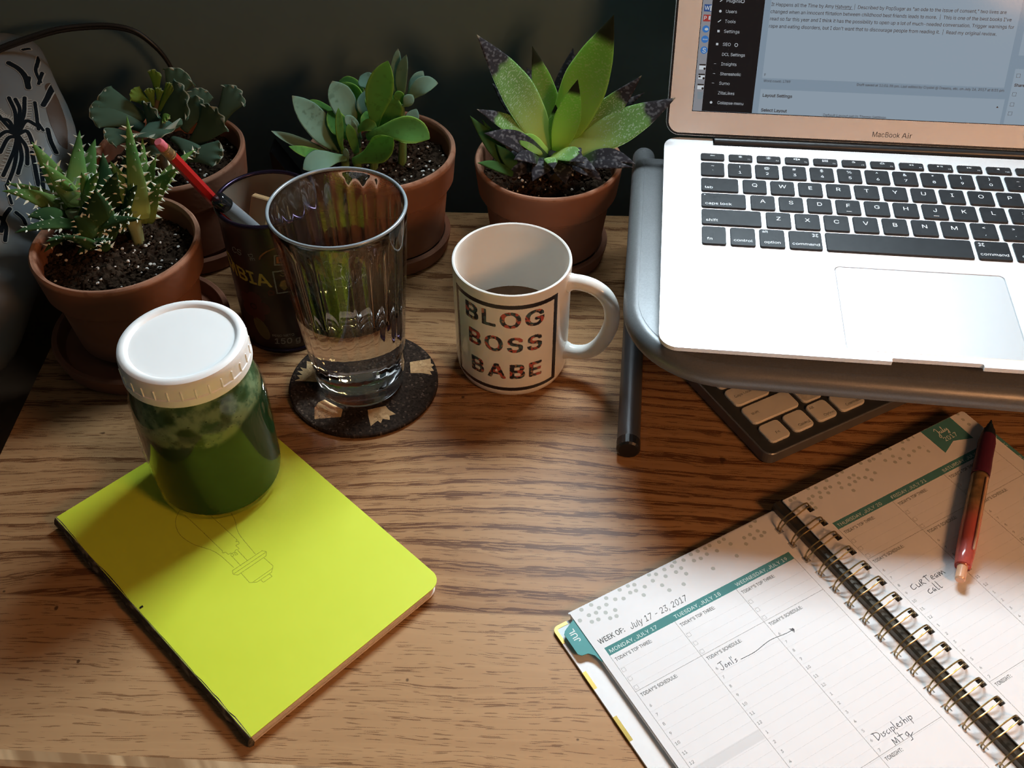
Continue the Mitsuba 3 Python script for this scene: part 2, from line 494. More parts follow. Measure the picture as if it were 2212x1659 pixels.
P_ = .01905
fkeys = [('esc', None), ('sun', 'F1'), ('sun2', 'F2'), ('expose', 'F3'), ('grid', 'F4'), ('dim', 'F5'), ('bright', 'F6'), ('rew', 'F7'), ('play', 'F8'), ('fwd', 'F9'), ('mute', 'F10'), (None, None), (None, None), (None, None)]
for i, (a, b) in enumerate(fkeys):
    x0 = .0264 + i * .01993
    it = []
    if a == 'esc': it = [('esc', 0, .0006, .0014, 'c')]
    elif a: it = [(glyph(a), -.0002, .0012, 0, 0), (b, .0068, -.0022, .0011, 'r')]
    key_at(x0, x0 + .0168, .1946, .2026, it)
num = ['~`', '!1', '@2', '#3', '$4', '%5', '^6', '&7', '*8', '(9', ')0', '_-', '+=']
for i, s in enumerate(num):
    x0 = .0264 + i * P_
    key_at(x0, x0 + .0164, .1753, .1912, [(s[0], 0, .0026, .0028, 'c'), (s[1], 0, -.0042, .0028, 'c')])
key_at(.0264 + 13 * P_, .2990, .1753, .1912, [])
key_at(.0264, .0520, .1568, .1722, [('tab', -.0105, -.0048, .0026, 'l')])
for i, s in enumerate('QWERTYUIOP'):
    x0 = .0551 + i * P_
    key_at(x0, x0 + .0163, .1568, .1722, [(s, 0, -.0004, .0037, 'c')])
for i in range(3):
    x0 = .0551 + (10 + i) * P_
    key_at(x0, min(x0 + .0163, .2990), .1568, .1722, [])
key_at(.0264, .0565, .1384, .1542, [('caps lock', -.0125, -.0052, .0027, 'l'), (extr(sg.Point(0, 0).buffer(.00045), .00005), -.0128, .0058, 0, 0)])
for i, s in enumerate('ASDFGHJKL'):
    x0 = .0598 + i * P_
    it = [(s, 0, -.0004, .0037, 'c')]
    if s in 'FJ': it.append((extr(sg.box(-.0017, 0, .0017, .0004), .0002), 0, -.0054, 0, 0))
    key_at(x0, x0 + .0163, .1384, .1542, it)
x0 = .0598 + 9 * P_
key_at(x0, x0 + .0163, .1384, .1542, [(':', 0, .0018, .003, 'c'), (';', 0, -.0042, .003, 'c')])
key_at(x0 + P_, x0 + P_ + .0163, .1384, .1542, [])
key_at(x0 + 2 * P_, .2990, .1384, .1542, [])
key_at(.0264, .0660, .1193, .1359, [('shift', -.0170, -.0052, .0027, 'l')])
for i, s in enumerate('ZXCVBNM'):
    x0 = .0693 + i * P_
    key_at(x0, x0 + .0163, .1193, .1359, [(s, 0, -.0004, .0037, 'c')])
for i, s in enumerate(('<,', '>.', '')):
    x0 = .0693 + (7 + i) * P_
    key_at(x0, x0 + .0163, .1193, .1359, [(s[0], 0, .0024, .0026, 'c'), (s[1], 0, -.0044, .0026, 'c')] if s else [])
key_at(.0693 + 10 * P_, .2990, .1193, .1359, [])
yb0, yb1 = .0982, .1168
key_at(.0264, .0421, yb0, yb1, [('fn', -.0047, -.0053, .0027, 'l')])
key_at(.0450, .0612, yb0, yb1, [('control', 0, -.0053, .0025, 'c')])
key_at(.0640, .0803, yb0, yb1, [('alt', -.0062, .0056, .0023, 'l'), ('option', -.0054, -.0055, .0025, 'l')])
key_at(.0831, .1042, yb0, yb1, [(glyph('loop'), .0066, .0054, 0, 0), ('command', .0088, -.0055, .0026, 'r')])
key_at(.1068, .1996, yb0, yb1, [])
key_at(.2022, .2232, yb0, yb1, [(glyph('loop'), -.0068, .0054, 0, 0), ('command', -.0090, -.0055, .0026, 'l')])
key_at(.2260, .2420, yb0, yb1, [('alt', .0062, .0056, .0023, 'r'), ('option', .0062, -.0055, .0025, 'r')])

# the lid
TH = math.radians(112)
ezl = LR @ np.array([0, -math.cos(TH), math.sin(TH)])
nzl = LR @ np.array([0, -math.sin(TH), -math.cos(TH)])
SMt = frame(LO + LR @ np.array([0, .2215, .0020]), LR[:, 0], ezl, nzl)      # x right, y up the lid, z towards the viewer
lid_out = sg.Polygon(rrect(.3245, .2245, .0105, 0, 8) + [.16225, .1132])
disp_hole = sg.box(.0186, .0190, .3046, .1980)
shell = loft([np.c_[rrect(.3245, .2245, .0105, i, 8) + [.16225, .1132], np.full(36, z)] for i, z in ((.004, -.0052), (.0008, -.0045), (0, -.0036), (0, -.0010), (.0004, -.0007))])
lid = part(lap, 'lid', put(shell, SMt), 'm_alu')
part(lap, 'screen_gasket', put(extr(lid_out.buffer(-.0005).difference(lid_out.buffer(-.0019)), .0010, -.0008), SMt), 'm_black_plastic')
bez = part(lap, 'bezel', put(extr(lid_out.buffer(-.0019).difference(disp_hole.buffer(.0004)), .0008, -.0008), SMt), 'm_bezel', label='wide metal bezel round the screen')
part(bez, 'screen_lip', put(extr(disp_hole.buffer(.0004).difference(disp_hole), .00085, -.0008), SMt), 'm_black_plastic')
part(bez, 'lettering', put(move(text('MacBook', .0036, width=.0192), .1486, .0062, .00001), SMt), 'm_logo_ink')
part(bez, 'lettering', put(move(text('Air', .0036, width=.0072), .1692, .0062, .00001), SMt), 'm_logo_ink')


def scr(key, rgb, k=1.0):
    """A patch of the lit display."""
    c = srgb(*rgb, k)
    scene[key] = {'type': 'principled', 'base_color': {'type': 'rgb', 'value': [.02, .02, .022]}, 'roughness': .1, 'specular': .1}
    return {'bsdf': {'type': 'ref', 'id': key}, 'emitter': {'type': 'area', 'sampling_weight': 1.0 if key.endswith(('page', 'panel')) else .02, 'radiance': {'type': 'rgb', 'value': list(c)}}}


def lit(parent, name, mesh, key, label=None):
    k = part(parent, name, put(mesh, SMt), None, label=label)
    scene[k].update(SC[key])
    return k


SC = {}
for n_, c_ in dict(page=(126, 144, 160), panel=(142, 158, 172), dock=(132, 134, 140), side=(9, 10, 13), blue=(52, 110, 178), word=(38, 70, 128), red=(150, 52, 46), pale=(196, 204, 210), trash=(120, 132, 140)).items():
    SC[n_] = scr('m_screen_' + n_, c_, .8)
scene['m_screen_ink'] = {'type': 'twosided', 'bsdf': {'type': 'principled', 'base_color': {'type': 'rgb', 'value': [.012, .014, .018]}, 'roughness': .5}}
SC['word_light'] = scr('m_screen_word_light', (178, 186, 192), .8)
mmx = lambda *a: [q / 1000 for q in a]
disp = lit(lap, 'display', extr(disp_hole, .0003, -.0008), 'page', 'display with a blue-grey text editor page')
ZS = -.00045


def rect(x0, y0, x1, y1, z=ZS, h=.00004):
    return extr(sg.box(*mmx(x0, y0, x1, y1)), h, z)


lit(disp, 'dock_strip', rect(18.7, 19.1, 25.2, 197.9), 'dock', 'dock strip of program icons')
lit(disp, 'menu_panel', rect(25.2, 19.1, 61.2, 197.9), 'side', 'black menu panel with white lettering')
lit(disp, 'page_panel', cat(rect(65.6, 44.0, 232.5, 197.9), rect(65.6, 19.1, 234.8, 36.2), rect(237.4, 19.1, 304.5, 57.0), rect(237.4, 66, 304.5, 150)), 'panel')
menu = [('Plugins', 34.9, 94.0), ('Users', 35.2, 87.0), ('Tools', 35.2, 80.4), ('Settings', 35.3, 73.7), ('SEO', 35.4, 64.9), ('DCL Settings', 35.6, 58.1), ('Insights', 35.7, 51.5), ('Shareaholic', 35.7, 44.7), ('Sumo', 35.7, 38.1), ('ZillaLikes', 35.6, 31.3), ('Collapse menu', 35.9, 24.4)]
menu += [('Appearance', 34.9, 100.6), ('Comments', 34.9, 107.2), ('Pages', 34.9, 113.8)]
mm = [move(text(s, .0021, sx=.93 if len(s) > 8 else 1), *mmx(x, y, ZS * 1000 + .045)) for s, x, y in menu]
for y in (95, 88, 81.4, 74.7, 65.9, 52.5, 45.7, 39.1, 25.4):      # little menu symbols
    q = sg.Point(31.3, y).buffer(.95, quad_segs=3) if y in (88, 25.4) else sg.box(30.6, y - .8, 32.2, y + .8) if y in (74.7, 65.9) else sg.LineString([(30.5, y - .6), (32.2, y + .7)]).buffer(.28)
    if y in (39.1, 45.7, 52.5): q = sg.LineString([(30.6, y), (32.0, y)]).buffer(.12)
    mm.append(extr(sa.scale(q, .001, .001, origin=(0, 0)), .00004, ZS + .000045))
for cx_, y in ((46.0, 95.0), (44.8, 65.8)):
    mm.append(extr(sa.scale(sg.Point(cx_, y).buffer(1.25).difference(sg.Point(cx_, y).buffer(.85)), .001, .001, origin=(0, 0)), .00004, ZS + .000045))
for b_ in mm: lit(disp, 'menu_lettering', b_, 'word_light')
lines = ['It Happens all the Time by Amy Hatvany  |  Described by PopSugar as "an ode to the issue of consent," two lives are',
         "changed when an innocent flirtation between childhood best friends leads to more.  |  This is one of the best books I've",
         'read so far this year and I think it has the possibility to open up a lot of much-needed conversation. Trigger warnings for',
         "rape and eating disorders, but I don't want that to discourage people from reading it.  |  Read my original review."]
bl = []
for s, x0, x1, y in zip(lines, (65.9, 65.9, 66.1, 66.1), (223.5, 227.8, 230.5, 219.9), (92.6, 87.9, 83.2, 78.3)):
    bl.append(move(text(s, .0023, width=(x1 - x0) / 1000, depth=.00004), x0 / 1000, y / 1000, ZS + .000045))
bl.append(rect(109.6, 91.9, 121.5, 92.1, ZS + .000045))
for s, x0, x1, y, b in (('p', 66.9, 67.8, 46.0, 0), ('Word count: 1789', 66.9, 85.7, 41.3, 0), ('Draft saved at 12:01:38 pm. Last edited by Crystal @ Dreams, etc. on July 16, 2017 at 8:55 pm', 132.2, 232.9, 41.3, 0),
                        ('Layout Settings', 67.5, 88.3, 31.0, 1), ('Select Layout', 67.6, 85.9, 20.6, 1), ('Default Layout set in Theme Settings', 112, 156, 19.2, 0)):
    bl.append(move(text(s, .0021 if b else .0017, bool(b), width=(x1 - x0) / 1000, depth=.00004), x0 / 1000, y / 1000, ZS + .000045))
bl.append(extr(sg.Polygon([(.2300, .0302), (.2316, .0302), (.2308, .0314)]), .00004, ZS + .000045))
for y in (38.6, 31.6, 25.4, 51.2):
    b_ = sg.box(239.0, y, 241.6, y + 2.6)
    bl.append(extr(sa.scale(b_.difference(b_.buffer(-.16)), .001, .001, origin=(0, 0)), .00004, ZS + .000045))
bl.append(move(text('Share', .0019, True), .2390, .0452, ZS + .000045))
for b_ in bl: part(disp, 'page_lettering', put(b_, SMt), 'm_screen_ink')
zi = ZS + .000045
def icon(key, geom, label=None): return lit(disp, 'icon', extr(sa.scale(geom, .001, .001, origin=(0, 0)), .00004, zi), key, label)
icon('word', sg.box(19.9, 87.5, 25.0, 92.2), 'dark blue letter icon')
icon('red', sg.box(20.0, 80.9, 24.9, 85.4), 'red letter icon')
icon('blue', sg.Point(22.4, 75.8).buffer(2.4)); icon('blue', sg.Point(22.5, 68.9).buffer(2.5)); icon('blue', sg.Point(22.6, 61.5).buffer(2.5))
for y in (50.0, 43.3, 36.2):
    icon('pale', sg.box(20.4, y - 1.9, 24.9, y + 1.9))
icon('trash', sg.Polygon([(20.8, 32.6), (25.0, 32.6), (24.5, 27.4), (21.3, 27.4)]))
zi += .000045
ic = [move(text('W', .0026, True), .0203, .0886, zi), move(text('P', .0025, True), .0205, .0820, zi), move(text('S', .0031, True), .0215, .0599, zi), move(text('zoom', .0010, True), .0209, .0684, zi),
      extr(sa.scale(sg.Point(22.9, 75.7).buffer(1.3), .001, .0007, origin=(0, 0)), .00004, zi)]
ic[-1].vertices[:, 1] += .0227
ic += [rect(24.0, 88.0, 25.0, 91.6, zi), rect(23.6, 82.0, 24.8, 84.6, zi)]
lit(disp, 'icon_lettering', cat(*ic), 'word_light')
ib = [rect(20.4, y + .9, 24.9, y + 1.9, zi) for y in (50.0, 43.3, 36.2)] + [extr(sa.scale(sg.Point(24.2, y - 1.2).buffer(.8), .001, .001, origin=(0, 0)), .00004, zi) for y in (50.0, 43.3, 36.2)] + [rect(20.6, 42.6, 22.0, 43.8, zi)]
part(disp, 'icon_shade', put(cat(*ib), SMt), 'm_screen_ink')

# ------------------------------------------------------------------ the white keyboard below the stand
mat('m_kb_frame', (.055, .058, .060), .42, metallic=.3)
mat('m_kb_rim', (.16, .165, .17), .4, metallic=.5)
mat('m_kb_key', (.70, .68, .61), .5)
mat('m_kb_ink', (.06, .06, .06), .6)
kc = np.array([.1700, .4512])
ka = math.atan2(.5023 - .4508, .2661 - .1697)
KM = frame(np.array([*kc, 0]), [math.cos(ka), math.sin(ka), 0], [-math.sin(ka), math.cos(ka), 0], [0, 0, 1])
kb = thing('keyboard', 'separate keyboard with cream keys in a grey frame lying under the laptop stand', 'keyboard')
KW, KD = .287, .121
part(kb, 'base', put(move(slab(KW, KD, .007, [(.002, .0), (0, .0015), (0, .0098), (.0006, .0104)], 6), KW / 2, KD / 2), KM), 'm_kb_rim')
part(kb, 'frame', put(move(slab(KW, KD, .007, [(.0011, .0103), (.0011, .0107)], 6), KW / 2, KD / 2), KM), 'm_kb_frame')
kp_x = .0182
rows_k = [[('Fn', 1), ('Control', 1), ('Alt\nOption', 1), ('Command', 1.22), ('', 4.9), ('Command', 1.22), ('Option', 1), ('', 1), ('', 1), ('', 1)],
          [('Shift', 2.13)] + [(c, 1) for c in 'ZXCVBNM,./'] + [('', 2.1)],
          [('Caps', 1.62)] + [(c, 1) for c in "ASDFGHJKL;'"] + [('', 1.6)],
          [('Tab', 1.4)] + [(c, 1) for c in 'QWERTYUIOP[]'] + [('', 1)],
          [('', 1)] + [(c, 1) for c in '1234567890-='] + [('', 1.3)],
          [('', 1)] * 14]
for r_, row in enumerate(rows_k):
    x = .0088
    hrow = .0165 if r_ < 5 else .010
    y = .0078 + r_ * .0192
    for s, w in row:
        kw = w * kp_x + (w - 1) * .0022 - .0012 if w > 1 else kp_x - .0012
        if x + kw > KW - .006: kw = KW - .0068 - x
        if kw < .006: continue
        m = slab(kw, hrow, .0033, [(0, .0105), (0, .0120), (.0005, .0126)], 3)
        k = part(kb, 'key', put(move(m, x + kw / 2, y + hrow / 2), KM), 'm_kb_key')
        if s and r_ < 3:
            if s == 'Alt\nOption':
                lg = cat(move(text('Alt', .0021), x + .0016, y + hrow - .0045, .01262), move(text('Option', .0021), x + kw - .0016, y + .0024, .01262) if 0 else move(text('Option', .0021, align='r'), x + kw - .0016, y + .0024, .01262))
            elif s == 'Shift': lg = move(text(s, .0021), x + .0040, y + hrow / 2 - .001, .01262)
            elif s == 'Caps': lg = move(text('Caps Lock', .0021), x + .0040, y + hrow / 2 - .001, .01262)
            elif s == 'Fn': lg = move(text(s, .0021, align='c'), x + kw / 2 + .001, y + .0050, .01262)
            elif len(s) > 1: lg = move(text(s, .0021, align='r'), x + kw - .0018, y + .0030, .01262)
            else: lg = move(text(s, .003, align='c'), x + kw / 2, y + hrow / 2 - .0015, .01262)
            part(k, 'legend', put(lg, KM), 'm_kb_ink')
        x += kw + .0034
# ------------------------------------------------------------------ the open planner
mat('m_paper', (.78, .775, .77), .75, .2)
mat('m_cover', (.74, .74, .73), .5)
mat('m_gold', (.36, .24, .05), .32, .4, metallic=.5)
mat('m_wire', (.36, .26, .12), .30, .5, metallic=.9)
mat('m_spine', (.075, .062, .045), .28, .6, metallic=.5)
mat('m_teal', (.075, .235, .225), .7, .2)
mat('m_teal_tab', (.05, .26, .25), .5, .3)
mat('m_dots', (.48, .50, .47), .75, .2)
mat('m_print', (.13, .13, .125), .75, .2)
mat('m_rule', (.30, .29, .28), .8, .2)
mat('m_rule_faint', (.60, .60, .59), .8, .2)
mat('m_white_ink', (.72, .76, .74), .75, .2)
mat('m_pen_ink', (.035, .035, .04), .7, .2)
mat('m_hole', (.03, .025, .02), .9, .1)
mat('m_shade_row', (.68, .68, .675), .8, .2)
PA = .5172
PO = np.array([.0554, .3053])
pex, pup = np.array([math.cos(PA), math.sin(PA), 0]), np.array([-math.sin(PA), math.cos(PA), 0])
PM = frame(np.array([*PO, 0]), pex, pup, [0, 0, 1])               # u to the right, minus v up the page, both from the Monday column's corner
pl = thing('planner', 'open spiral planner with teal header bands and dotted pages for July 17 to 23', 'planner')
ZL, ZR = .0063, .0135
VT, VB = 35.3, -178.0                                                # top and bottom of the pages, mm up the page
S_ = lambda g: sa.scale(g, .001, .001, origin=(0, 0))


def prt(geom, z, h=.00004):
    return put(extr(S_(geom), h, z), PM)


def ptext(s, h, u, v, z, **kw):
    return put(move(text(s, h / 1000, depth=.00004, **kw), u / 1000, -v / 1000, z), PM)


part(pl, 'back_cover', put(move(slab(.175, (VT - VB + 4) / 1000, .005, [(0, .0003), (0, .0019)], 5), .2375, (VT + VB) / 2000), PM), 'm_cover')
cov = sg.box(-17.6, VB - 1.5, 148, VT - 1.5).buffer(-3.5).buffer(3.5)
cover = part(pl, 'front_cover', put(extr(S_(cov), .0017, .0003), PM), 'm_cover', label='white cover edged with gold foil')
edge_strips = [(-32, -19), (-1, 11), (30, 46), (67, 86), (106, 124), (148, 163)]
for a, b in edge_strips[1:]:
    part(cover, 'foil_stripe', put(cat(extr(S_(sg.box(-17.75, -b, -15.4, -a)), .0003, .0018), extr(S_(sg.box(-17.78, -b, -17.55, -a)), .0017, .0004)), PM), 'm_gold', label='gold foil stripe on the cover edge')
cr_ = cov.buffer(.12).difference(cov.buffer(-2.0)).intersection(sg.box(-20, 22, -8, 40))
part(cover, 'foil_corner', put(extr(S_(cr_), .0021, .0002), PM), 'm_gold', label='gold foil corner')
# under-pages and the tab
part(pl, 'page_block', put(extr(S_(sg.box(-4.8, VB + 1, 147.5, VT - 1.0)), ZL - .0028, .0020), PM), 'm_paper')
part(pl, 'divider_page', put(extr(S_(sg.box(-5.4, VB + .5, 148, VT + 1.0)), .0004, ZL - .0012), PM), 'm_paper')
tabp = sg.Polygon([(-4, 30.6), (-5.4, 30.8), (-13.2, 27.0), (-14.9, 25.2), (-14.9, 10.4), (-13.4, 8.6), (-9.5, 8.0), (-7.0, 5.2), (-5.8, 0.5), (-4, -3)]).buffer(.6).buffer(-.6)
tab = part(pl, 'month_tab', put(extr(S_(tabp), .0004, ZL - .0010), PM), 'm_teal_tab', label='teal tab lettered JUL')
jl = text('JUL', .0036, True, depth=.00004)
part(tab, 'lettering', put(move(jl, -.0084, .0170, ZL - .00059, rz=math.pi / 2), PM), 'm_white_ink')

HU = [140.9 + 0.0, 164.4]
hv = [21.9 - 12.62 * k for k in range(17) if 21.9 - 12.62 * k > VB + 5]
holesL = shapely.union_all([sg.box(138.9, y - 2.6, 143.0, y + 2.6) for y in hv])
holesR = shapely.union_all([sg.box(162.3, y - 2.6, 166.4, y + 2.6) for y in hv])
pageL = sg.box(-5.0, VB, 148.4, VT).difference(holesL)
pageR = sg.box(153.6, VB, 313.5, VT).buffer(-2.5).buffer(2.5).union(sg.box(153.6, VB, 200, VT)).difference(holesR)
left = part(pl, 'page', put(extr(S_(pageL), .0008, ZL - .0008), PM), 'm_paper', label='left page with Monday to Wednesday')
part(pl, 'page_block', put(extr(S_(sg.box(154.6, VB + 1, 312.5, VT - 1.2)), .0100, .0020), PM), 'm_paper')
right = part(pl, 'page', put(extr(S_(pageR), .0009, ZR - .0009), PM), 'm_paper', label='right page with Thursday to Saturday')
part(pl, 'hole_lining', put(extr(S_(shapely.union_all([holesL])), .0003, ZL - .0011), PM), 'm_hole')
part(pl, 'hole_lining', put(extr(S_(shapely.union_all([holesR])), .0003, ZR - .0013), PM), 'm_hole')
CW = 45.07


def page_print(pg, u0, z, names, dates, tonight, times=True):
    cols = [u0 + CW * k for k in range(4)]
    for k in range(3):
        b = part(pg, 'header_band', prt(sg.box(cols[k], 0.4, cols[k + 1], 6.0), z), 'm_teal', label=f'teal band reading {names[k].title()}')
        part(pg, 'band_lettering', ptext(f'{names[k]}, {dates[k]}', 2.35, cols[k] + 1.6, -1.6, z + .00004, bold=False, sx=1.12), 'm_white_ink')
    g, r, f = [], [], []
    for k in range(3):
        c = cols[k]
        g.append(ptext("TODAY'S TOP THREE:", 2.05, c + 1.5, 4.3, z, bold=True, width=.0245))
        g.append(ptext("TODAY'S SCHEDULE:", 2.05, c + 1.5, 29.4, z, bold=True, width=.0242))
        if tonight: g.append(ptext('TONIGHT:', 2.05, c + 1.5, 122.9, z, bold=True, width=.0118))
        for y in (10.8, 17.1, 23.2):
            q = sg.box(c + .8, -y - 1.2, c + 3.2, -y + 1.2)
            r.append(prt(q.difference(q.buffer(-.17)), z))
        for y in (9.2, 15.6, 21.9):
            f.append(prt(sg.box(c + .3, -y, c + CW - .3, -y + .13), z))
        for i in range(14):
            hr = (6 + i - 1) % 12 + 1
            y = 35.8 + 6.2 * i
            g.append(ptext(str(hr), 1.75, c + 2.6, y + .9, z, align='c')) if times else None
            f.append(prt(sg.box(c + .3, -y - 3.4, c + CW - .3, -y - 3.27), z))
    for c in cols:
        r.append(prt(sg.box(c - .12, VB + 6, c + .12, .4), z))
    for y in (25.3, 118.9):
        r.append(prt(sg.box(cols[0], -y - .12, cols[-1], -y + .12), z))
    part(pg, 'lettering', cat(*g), 'm_print')
    part(pg, 'ruled_lines', cat(*r), 'm_rule')
    part(pg, 'faint_lines', cat(*f), 'm_rule_faint', kind='stuff')


page_print(left, 0.0, ZL, ('MONDAY', 'TUESDAY', 'WEDNESDAY'), ('JULY 17', 'JULY 18', 'JULY 19'), True)
page_print(right, 168.6, ZR, ('THURSDAY', 'FRIDAY', 'SATURDAY'), ('JULY 20', 'JULY 21', 'JULY 22'), True)
part(left, 'shaded_row', prt(sg.box(1.5, -81.5, 44.6, -75.6), ZL - .00001, .00003), 'm_shade_row')
r2 = np.random.default_rng(3)


def dots(u0, u1, keep):
    pts = []
    for u in np.arange(u0, u1, 5.2):
        for w in np.arange(1.6, 19, 4.6):
            a, b = u + r2.uniform(-1.7, 1.7), VT - w + r2.uniform(-1.2, 1.2)
            if r2.random() < keep(a, w) and all((a - q[0]) ** 2 + (b - q[1]) ** 2 > 12 for q in pts): pts.append((a, b))
    return shapely.union_all([sg.Point(q).buffer(1.32, quad_segs=4) for q in pts])


dl = dots(-2.6, 136, lambda u, w: .80 if w < 11 + 3 * math.sin(u * .12) else .2)
part(left, 'dot_print', prt(dl.intersection(sg.box(-5, -30, 138, VT)), ZL, .00003), 'm_dots', kind='stuff', label='scattered grey printed dots')
dr_ = dots(157, 312, lambda u, w: .78 if w < 12 - (u - 157) * .01 else .15)
part(right, 'dot_print', prt(dr_.intersection(sg.box(155, -30, 312, VT)).difference(sg.box(266, 8, 306, VT)), ZR, .00003), 'm_dots', kind='stuff', label='scattered grey printed dots')
part(left, 'title', ptext('WEEK OF:', 3.1, -.8, -9.2, ZL, bold=True, width=.0175), 'm_print')
part(left, 'title', cat(ptext('July 17 - 23, 2017', 4.0, 20.4, -8.4, ZL, shear=.22, width=.0400)), 'm_print')
# month flag and the teal strip at the right
flag = sg.Polygon([(273.5, 35.2), (300.9, 35.2), (300.2, 13.6), (286.4, 18.4), (273.8, 13.2)])
fl = part(right, 'month_flag', prt(flag, ZR, .00005), 'm_teal', label='teal flag reading July 2017')
part(fl, 'lettering', put(move(ink([[(0, 4.2), (1.6, 5.6), (2.0, 3.4), (1.0, -2.2), (-.4, -1.6), (1.6, .8), (3.2, 2.4), (3.1, .9), (3.9, .8), (4.7, 2.4), (4.6, .6), (5.6, 1.2), (6.7, 5.0), (6.3, 4.8), (6.2, .8), (7.0, .9), (7.8, 2.4), (7.9, 1.0), (8.8, 1.1), (9.5, 2.4), (9.0, -1.6), (7.9, -1.6), (9.8, .8)]], .5, .04), 0, 0), frame(PM[:3, 3] + PM[:3, :3] @ np.array([.2815, .0268, ZR + .00005]), pex * .001, pup * .001, [0, 0, .001])), 'm_white_ink')
part(fl, 'lettering', ptext('2017', 3.4, 282.0, -20.4, ZR + .00005, sx=1.0), 'm_white_ink')
strip = sg.Polygon([(311.0, 10.5), (316.8, 10.5), (316.8, -160), (311.0, -160)])
st = part(pl, 'side_strip', put(extr(S_(strip), .0005, ZR - .0011), PM), 'm_teal', label='teal strip along the right page edge')
for s_, y_ in (('2', .0080), ('17', .0010), ('SUN', -.0120), ('JULY', -.0240)):
    part(st, 'lettering', put(move(text(s_, .0020, sx=1.1), .3134, y_, ZR - .0006, rz=-math.pi / 2), PM), 'm_white_ink')

# handwriting
def hand(strokes, u, v, k, z, rot=0.0, w=.34):
    m = ink([[(x * k, y * k) for x, y in s] for s in strokes], w, .04)
    m = move(m, 0, 0, 0, rz=rot)
    return put(m, frame(PM[:3, 3] + PM[:3, :3] @ np.array([u / 1000, -v / 1000, z]), pex * .001, pup * .001, [0, 0, .001]))


jon = [[(0, 3.6), (2.4, 3.9)], [(1.4, 3.8), (1.5, .8), (.7, -.3), (-.2, .4)], [(3.2, 1.8), (2.6, .8), (3.1, .1), (3.8, .8), (3.2, 1.8)], [(4.6, 1.7), (4.7, .1), (4.8, 1.0), (5.6, 1.7), (5.9, .1)], [(7.0, 3.8), (7.0, .1)], [(7.9, 3.9), (7.8, 3.0)], [(9.6, 1.7), (8.7, 1.4), (9.5, .7), (8.4, .1)]]
hd = hand(jon, 49.6, 38.0, 1.18, ZL, -.03)
arrow = hand([[(0, 0), (10, -.2), (22, 1.4), (33, .3), (38.5, 0.4)], [(36.6, 1.6), (38.8, .4), (37.6, -1.4)], [(37.0, 1.3), (38.0, -.9), (38.6, 1.1), (37.2, -.2), (38.7, .2)]], 63.1, 38.0, 1.0, ZL)
dis = [[(.4, 3.6), (.5, .1)], [(-.3, 3.5), (2.2, 3.0), (2.6, 1.4), (.6, .0)], [(3.5, 1.8), (3.5, .1)], [(5.4, 1.8), (4.4, 1.5), (5.2, .8), (4.1, .1)], [(7.0, 1.7), (6.1, 1.1), (6.4, .1), (7.2, .4)], [(8.0, 1.8), (8.0, .1)], [(8.9, 1.8), (8.9, -1.6)], [(8.9, 1.5), (10.0, 1.5), (9.9, .3), (8.9, .2)], [(10.8, 3.6), (10.8, .3), (11.4, .1)], [(11.8, .8), (13.0, 1.2), (12.4, 1.8), (11.9, .6), (13.0, .1)], [(14.9, 1.8), (13.9, 1.5), (14.7, .8), (13.7, .1)], [(15.8, 3.6), (15.8, .1), (16.0, 1.3), (16.9, 1.5), (17.0, .1)], [(17.9, 1.8), (17.9, .1)], [(18.8, 1.8), (18.8, -1.6)], [(18.8, 1.5), (20.0, 1.5), (19.9, .3), (18.8, .2)]]
mtg = [[(0, .1), (.2, 2.4), (1.0, .4), (1.8, 2.5), (2.2, .1)], [(4.0, 3.4), (3.9, .1)], [(3.0, 2.2), (5.4, 2.0)], [(7.4, 1.9), (6.4, 1.4), (6.7, .2), (7.5, 1.0), (7.5, 1.9), (7.6, -1.2), (6.5, -1.6)], [(7.6, -.2), (9.4, .6)]]
part(left, 'handwriting', hd, 'm_pen_ink'); part(left, 'handwriting', arrow, 'm_pen_ink')
part(left, 'handwriting', cat(hand(dis, 95.3, 112.2, 1.28, ZL, .0, .36), hand(mtg, 102.2, 118.6, 1.38, ZL, .0, .36)), 'm_pen_ink')
cue = [[(1.9, 2.5), (.5, 1.8), (.6, .3), (2.2, .5)], [(2.9, 1.7), (3.1, .3), (4.2, .6), (4.3, 1.7), (4.4, .1)], [(5.1, .2), (5.3, 2.3), (6.4, 2.2), (5.4, 1.2), (6.7, .1)], [(8.4, 3.2), (8.4, .3)], [(7.6, 2.8), (9.6, 2.9)], [(10.1, .8), (11.4, 1.2), (10.8, 1.9), (10.2, .6), (11.4, .2)], [(13.0, 1.7), (12.1, 1.2), (12.4, .2), (13.1, 1.0), (13.2, .1)], [(14.0, 1.8), (14.1, .1), (14.8, 1.7), (15.2, .2), (15.9, 1.7), (16.6, .2)]]
call = [[(1.7, 2.0), (.5, 1.4), (.6, .2), (2.0, .4)], [(3.4, 1.7), (2.6, 1.0), (2.9, .2), (3.5, 1.0), (3.6, .1)], [(4.5, 3.4), (4.6, .3), (5.2, .1)], [(6.0, 3.4), (6.1, .3), (6.8, .2)]]
part(right, 'handwriting', cat(hand(cue, 175.8, 55.2, 1.55, ZR, -.02, .42), hand(call, 182.3, 61.9, 1.55, ZR, -.02, .42)), 'm_pen_ink')

